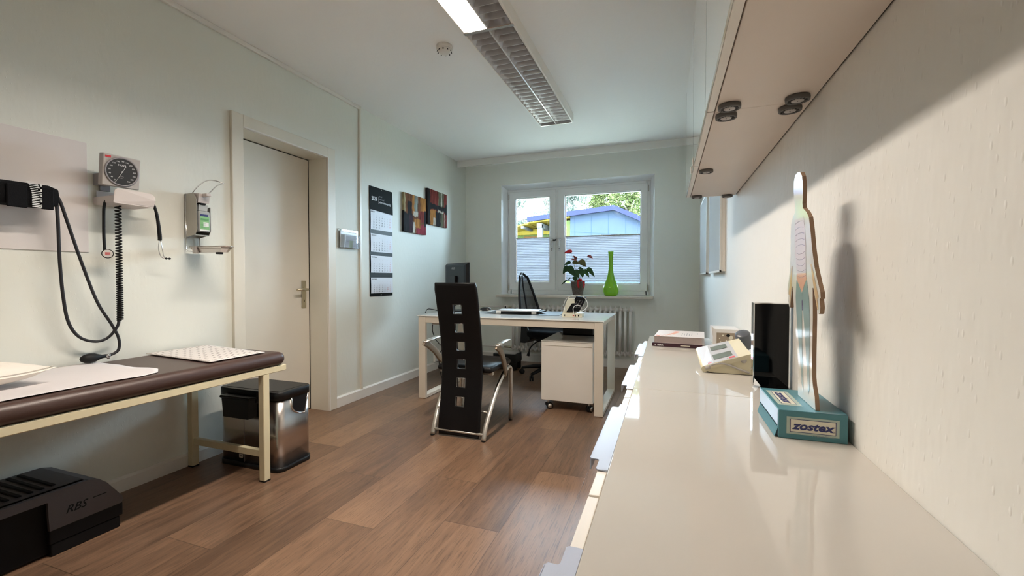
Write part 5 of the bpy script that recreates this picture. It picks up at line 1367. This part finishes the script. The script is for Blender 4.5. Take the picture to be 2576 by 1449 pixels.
def fpoly(name, pts, col, mirror=False, off=.0004):
    mm = mb(mat('print_' + name, col, .15, coat=.4) if 'print_' + name not in bpy.data.materials else bpy.data.materials['print_' + name])
    for s in ((1, -1) if mirror else (1,)): mm.poly([fpt(s * y, z, off) for y, z in (pts if s == 1 else pts[::-1])])
    return mm
m = fpoly('torso', [(-.034, 1.20), (.034, 1.20), (.040, 1.15), (.036, 1.10), (.034, 1.082), (-.034, 1.082), (-.036, 1.10), (-.040, 1.15)], cols['tor2']); m.build('chest_print', fg)
m = fpoly('belly', [(-.034, 1.082), (.034, 1.082), (.036, 1.070), (.02, 1.058), (.003, 1.042), (-.003, 1.042), (-.02, 1.058), (-.036, 1.070)], cols['low']); m.build('belly_print', fg)
m = fpoly('pelvis', [(-.037, 1.068), (-.020, 1.056), (0, 1.040), (.020, 1.056), (.037, 1.068), (.049, 1.03), (.048, .99), (.042, .94), (.032, .89), (.030, .84), (.018, .825), (.015, .86), (.013, .91), (.010, .95), (.003, 1.01), (0, 1.02), (-.003, 1.01), (-.010, .95), (-.013, .91), (-.015, .86), (-.018, .825), (-.030, .84), (-.032, .89), (-.042, .94), (-.048, .99), (-.049, 1.03)], cols['blu']); m.build('leg_print', fg)
m = fpoly('arm', [(.066, 1.10), (.074, 1.10), (.094, 1.06), (.108, 1.036), (.104, 1.030), (.099, 1.034), (.104, 1.012), (.098, 1.010), (.090, 1.03), (.082, 1.050)], cols['och'], True); m.build('forearm_print', fg)
m = fpoly('mark', [(-.003, 1.022), (0, 1.026), (.003, 1.022), (.004, 1.012), (.003, 1.002), (-.003, 1.002), (-.004, 1.012)], cols['pur'], off=.0007)
for k in range(10):
    z = 1.19 - k * .0125
    m.tube([fpt(-.032, z, .0005), fpt(-.012, z + (.003 if k < 5 else -.004), .0005), fpt(.012, z + (.003 if k < 5 else -.004), .0005), fpt(.032, z, .0005)], .0003, 4)
m.build('outline_print', fg)
# black glossy screen
tv = thing('picture_screen', 'small black glossy upright screen between the instrument and teal box', 'screen', (.29, 1.47, .746))
m = mb(M_BLKGL)
m.prism([(.268, 1.452, .7465), (.335, 1.452, .7465), (.335, 1.452, .998), (.246, 1.452, .998), (.246, 1.452, .775)], (0, .030, 0)); m.build('panel', tv)
m = mb(M_CHROME); m.box(.2425, .2462, 1.450, 1.484, .752, .999, .0008, 1); m.box(.2462, .335, 1.450, 1.452, .9965, .9995); m.build('silver_edge', tv)
m = mb(M_BLKGL); m.prism([(.262, 1.452, .7465), (.256, 1.39, .7465), (.245, 1.31, .7465), (.335, 1.31, .7465), (.335, 1.452, .7465)], (0, 0, .006)); m.build('foot_plate', tv)

# cream measuring instrument with two displays
ms_ = thing('scale_display', 'cream desktop measuring display with two small grey screens on the sideboard', 'display unit', (.19, 1.75, .746))
D_, C_, B_, A_ = Vector((.122, 1.625, .768)), Vector((.266, 1.625, .819)), Vector((.262, 1.86, .840)), Vector((.118, 1.86, .798))
def fc(s, t, o_=0):
    n = (C_ - D_).cross(A_ - D_).normalized(); return D_.lerp(C_, s).lerp(A_.lerp(B_, s), t) + n * o_
m = mb(M_CREAM)
m.prism([(.128, 1.63, .752), (.150, 1.63, .7475), (.272, 1.63, .7475), (.272, 1.63, .812), (.262, 1.63, .816), (.130, 1.63, .765)], (0, .23, .0))
rimv = [[fc(s, t, .0) for s, t in ((0, 0), (1, 0), (1, 1), (0, 1))], [fc(s, t, -.012) for s, t in ((0, 0), (1, 0), (1, 1), (0, 1))]]
m.prism([fc(0, 0, -.014), fc(1, 0, -.014), fc(1, 1, -.014), fc(0, 1, -.014)], fc(0, 0, 0) - fc(0, 0, -.014)); m.tube([fc(-.01, 0, -.010), fc(-.01, 1, -.010)], .0105, 12); m.build('case', ms_)
def fq(mm, s0, s1, t0, t1, o_): mm.poly([fc(s0, t0, o_), fc(s1, t0, o_), fc(s1, t1, o_), fc(s0, t1, o_)])
m = mb(M_BLUEW); fq(m, -.02, .22, .02, .99, .0006); m.build('left_panel', ms_)
m = mb(mat('grey_fascia', (.50, .50, .52), .3)); fq(m, .22, .74, .02, .99, .0008); m.build('fascia', ms_)
m = mb(M_LCD); fq(m, .25, .66, .16, .40, .0014); fq(m, .27, .64, .62, .84, .0014); m.build('lcd_screen', ms_)
m = mb(M_INKR); fq(m, .56, .68, .045, .11, .0014); fq(m, .10, .18, .05, .075, .0012); m.m(M_INKG); fq(m, .51, .545, .055, .09, .0014); m.m(M_INKN); fq(m, .06, .20, .10, .105, .0012); fq(m, .06, .20, .13, .134, .0012); m.build('red_mark', ms_)
m = mb(M_LGREY); m.tube([(.130, 1.6275, .7655), (.150, 1.6275, .775), (.175, 1.6275, .781), (.20, 1.6275, .777), (.230, 1.6275, .765), (.262, 1.6275, .755)], .0035, 8, spline=5); m.tube([(.126, 1.6265, .762), (.142, 1.6265, .767)], .0065, 10); m.build('hinged_handle', ms_)
m = mb(M_LGREY); m.lathe([(.001, .002), (.009, .002), (.0095, 0)], 20, (.245, 1.6295, .795), Matrix.Rotation(PI / 2, 3, 'X')); m.build('side_knob', ms_)
rl = thing('grey_cup', 'grey cylindrical cup tilted on a clear stand behind the black screen', 'cup', (.29, 1.93, .746))
Rr = Matrix.Rotation(math.radians(-18), 3, 'Y') @ Matrix.Rotation(math.radians(24), 3, 'X')
m = mb(mat('blue_grey_plastic', (.10, .11, .13), .3)); m.lathe([(.019, -.030), (.029, -.030), (.030, -.028), (.027, .030), (.024, .033), (.001, .034)], 32, (.290, 1.93, .826), Rr); m.m(M_BLKPL).lathe([(.001, -.010), (.019, -.030)], 32, (.290, 1.93, .826), Rr, cap=False); m.build('cup_body', rl)
m = mb(M_ACRY); m.lathe([(.026, .747), (.024, .75), (.012, .765), (.012, .80)], 24, (.294, 1.93, 0)); m.build('clear_stand', rl)
tb = thing('tissue_box', 'white carton with brown dotted front at the far end of the sideboard', 'box', (.275, 2.42, .746))
m = mb(mat('white_card', (.72, .70, .68), .5)); m.box(.216, .334, 2.35, 2.52, .7465, .822, .0008, 1); m.prism([(.214, 2.35, .790), (.216, 2.35, .790), (.216, 2.35, .830), (.211, 2.35, .832)], (0, .1, 0)); m.build('carton', tb)
m = mb(mat('brown_print', (.30, .24, .18), .5)); quad(m, (.216, 2.35, .7465), (1, 0, 0), (0, 0, 1), .016, .118, .004, .058); m.m(M_CREAMC)
for a_, b_, r_ in ((.03, .03, .003), (.045, .045, .004), (.06, .02, .003), (.035, .015, .002), (.08, .035, .010), (.1, .02, .004)):
    c = Vector((.216 + a_, 2.3492, .7465 + b_)); m.poly([c + Vector((r_ * math.cos(t * PI / 5), 0, r_ * math.sin(t * PI / 5))) for t in range(10)])
m.m(M_INKK); c = Vector((.216 + .068, 2.3488, .7465 + .045)); m.poly([c + Vector((.009 * math.cos(t * PI / 6), 0, .007 * math.sin(t * PI / 6))) for t in range(12)]); m.build('front_print', tb)
# books
bk_ = thing('book', 'dark slim book under the thick white paperback on the sideboard', 'book', (.05, 2.30, .746), 'books stacked on the sideboard')
Bm = Matrix.Translation((-.066, 2.190, 0)) @ Matrix.Rotation(-.10, 4, 'Z')
m = mb(mat('dark_plum_cover', (.045, .012, .022), .3)); m.box(0, .222, 0, .002, .7468, .7625, mtx=Bm); m.box(0, .222, 0, .235, .7468, .7478, mtx=Bm); m.box(0, .222, 0, .235, .7615, .7625, mtx=Bm); m.build('cover', bk_)
m = mb(M_CREAMC); m.box(.002, .219, .002, .232, .7479, .7614, mtx=Bm); m.build('page_block', bk_)
m = mb(M_INK); write(m, [('II  BERK', .012, .750, .0105)], Bm @ Vector((0, -.0002, 0)), Bm.to_3x3() @ Vector((1, 0, 0)), (0, 0, 1), bold=.03, stretch=1.1); m.m(M_CREAMC); quad(m, Bm @ Vector((0, -.0002, 0)), Bm.to_3x3() @ Vector((1, 0, 0)), (0, 0, 1), .13, .17, .753, .757); m.build('spine_lettering', bk_)
b2 = thing('book', 'thick white paperback with orange dashes lying on the dark book', 'book', (.05, 2.30, .763), 'books stacked on the sideboard')
Bn = Matrix.Translation((-.056, 2.200, 0)) @ Matrix.Rotation(-.07, 4, 'Z')
m = mb(mat('white_cover', (.76, .70, .68), .35)); m.box(-.001, .222, -.002, .262, .7935, .7945, mtx=Bn); m.box(-.001, .222, -.002, .262, .7628, .7636, mtx=Bn)
m.box(-.001, .222, .260, .262, .763, .794, mtx=Bn); m.build('cover', b2)
m = mb(mat('page_edges', (.40, .33, .31), .9, bump=(400, .5))); m.box(0, .210, 0, .260, .7636, .7935, mtx=Bn); m.build('page_block', b2)
m = mb(mat('orange_ink', (.80, .22, .06), .5)); On = Bn @ Vector((0, 0, .7946)); Un = Bn.to_3x3() @ Vector((1, 0, 0)); Vn = Bn.to_3x3() @ Vector((0, 1, 0))
for (cu, cv, an) in ((.014, .022, 1.2), (.030, .030, .9), (.047, .045, .65), (.062, .068, .45), (.073, .096, .3), (.081, .128, .15), (.088, .165, .1), (.092, .205, .0)):
    ca, sa = math.cos(an), math.sin(an)
    m.poly([On + Un * (cu + .014 * math.cos(t) * ca - .012 * math.sin(t) * sa) + Vn * (cv - .014 * math.cos(t) * sa - .012 * math.sin(t) * ca * -1) + Vector((0, 0, .0004)) for t in [2 * PI * q / 12 for q in range(12)]])
m.m(M_INKG)
for k in range(5): quad(m, On, Un, Vn, .120 + k * .011,   .1225 + k * .011, .05, .16 - .02 * (k % 2), off=.0004)
quad(m, On, Un, Vn, .19, .192, .12, .18); m.build('cover_print', b2)

# parts that are several separate pieces become one mesh each
SPLIT = {'joint_strip', 'forearm_print', 'hook_strip', 'ear_tube', 'ear_tip', 'seat_rail', 'foot', 'screw', 'plug', 'hinge', 'pipe', 'lcd_screen', 'divider_band', 'tension_cord',
         'end_plug', 'crossbar', 'post', 'silver_edge', 'door_clip', 'door_gap', 'back_arm', 'cable_run', 'white_cable', 'hose', 'apron'}
def split_loose(o):
    bm = bmesh.new(); bm.from_mesh(o.data); bm.verts.ensure_lookup_table(); seen = set(); groups = []
    for v in bm.verts:
        if v.index in seen: continue
        st_ = [v]; seen.add(v.index); g_ = []
        while st_:
            q = st_.pop(); g_.append(q.index)
            for e in q.link_edges:
                r_ = e.other_vert(q)
                if r_.index not in seen: seen.add(r_.index); st_.append(r_)
        groups.append(set(g_))
    bm.free()
    if len(groups) < 2: return
    for k, g_ in enumerate(groups):
        b2_ = bmesh.new(); b2_.from_mesh(o.data); b2_.verts.ensure_lookup_table()
        bmesh.ops.delete(b2_, geom=[v for v in b2_.verts if v.index not in g_], context='VERTS')
        me = bpy.data.meshes.new(o.name)
        b2_.to_mesh(me); b2_.free()
        for mm_ in o.data.materials: me.materials.append(mm_)
        c = o.copy(); c.data = me; COL.objects.link(c)
        c.name = o.name.split('.')[0]
    bpy.data.objects.remove(o)
for o in [o for o in bpy.data.objects if o.type == 'MESH' and o.parent and o.name.split('.')[0] in SPLIT]: split_loose(o)

for o in bpy.data.objects:
    if '_wloc' in o: del o['_wloc']
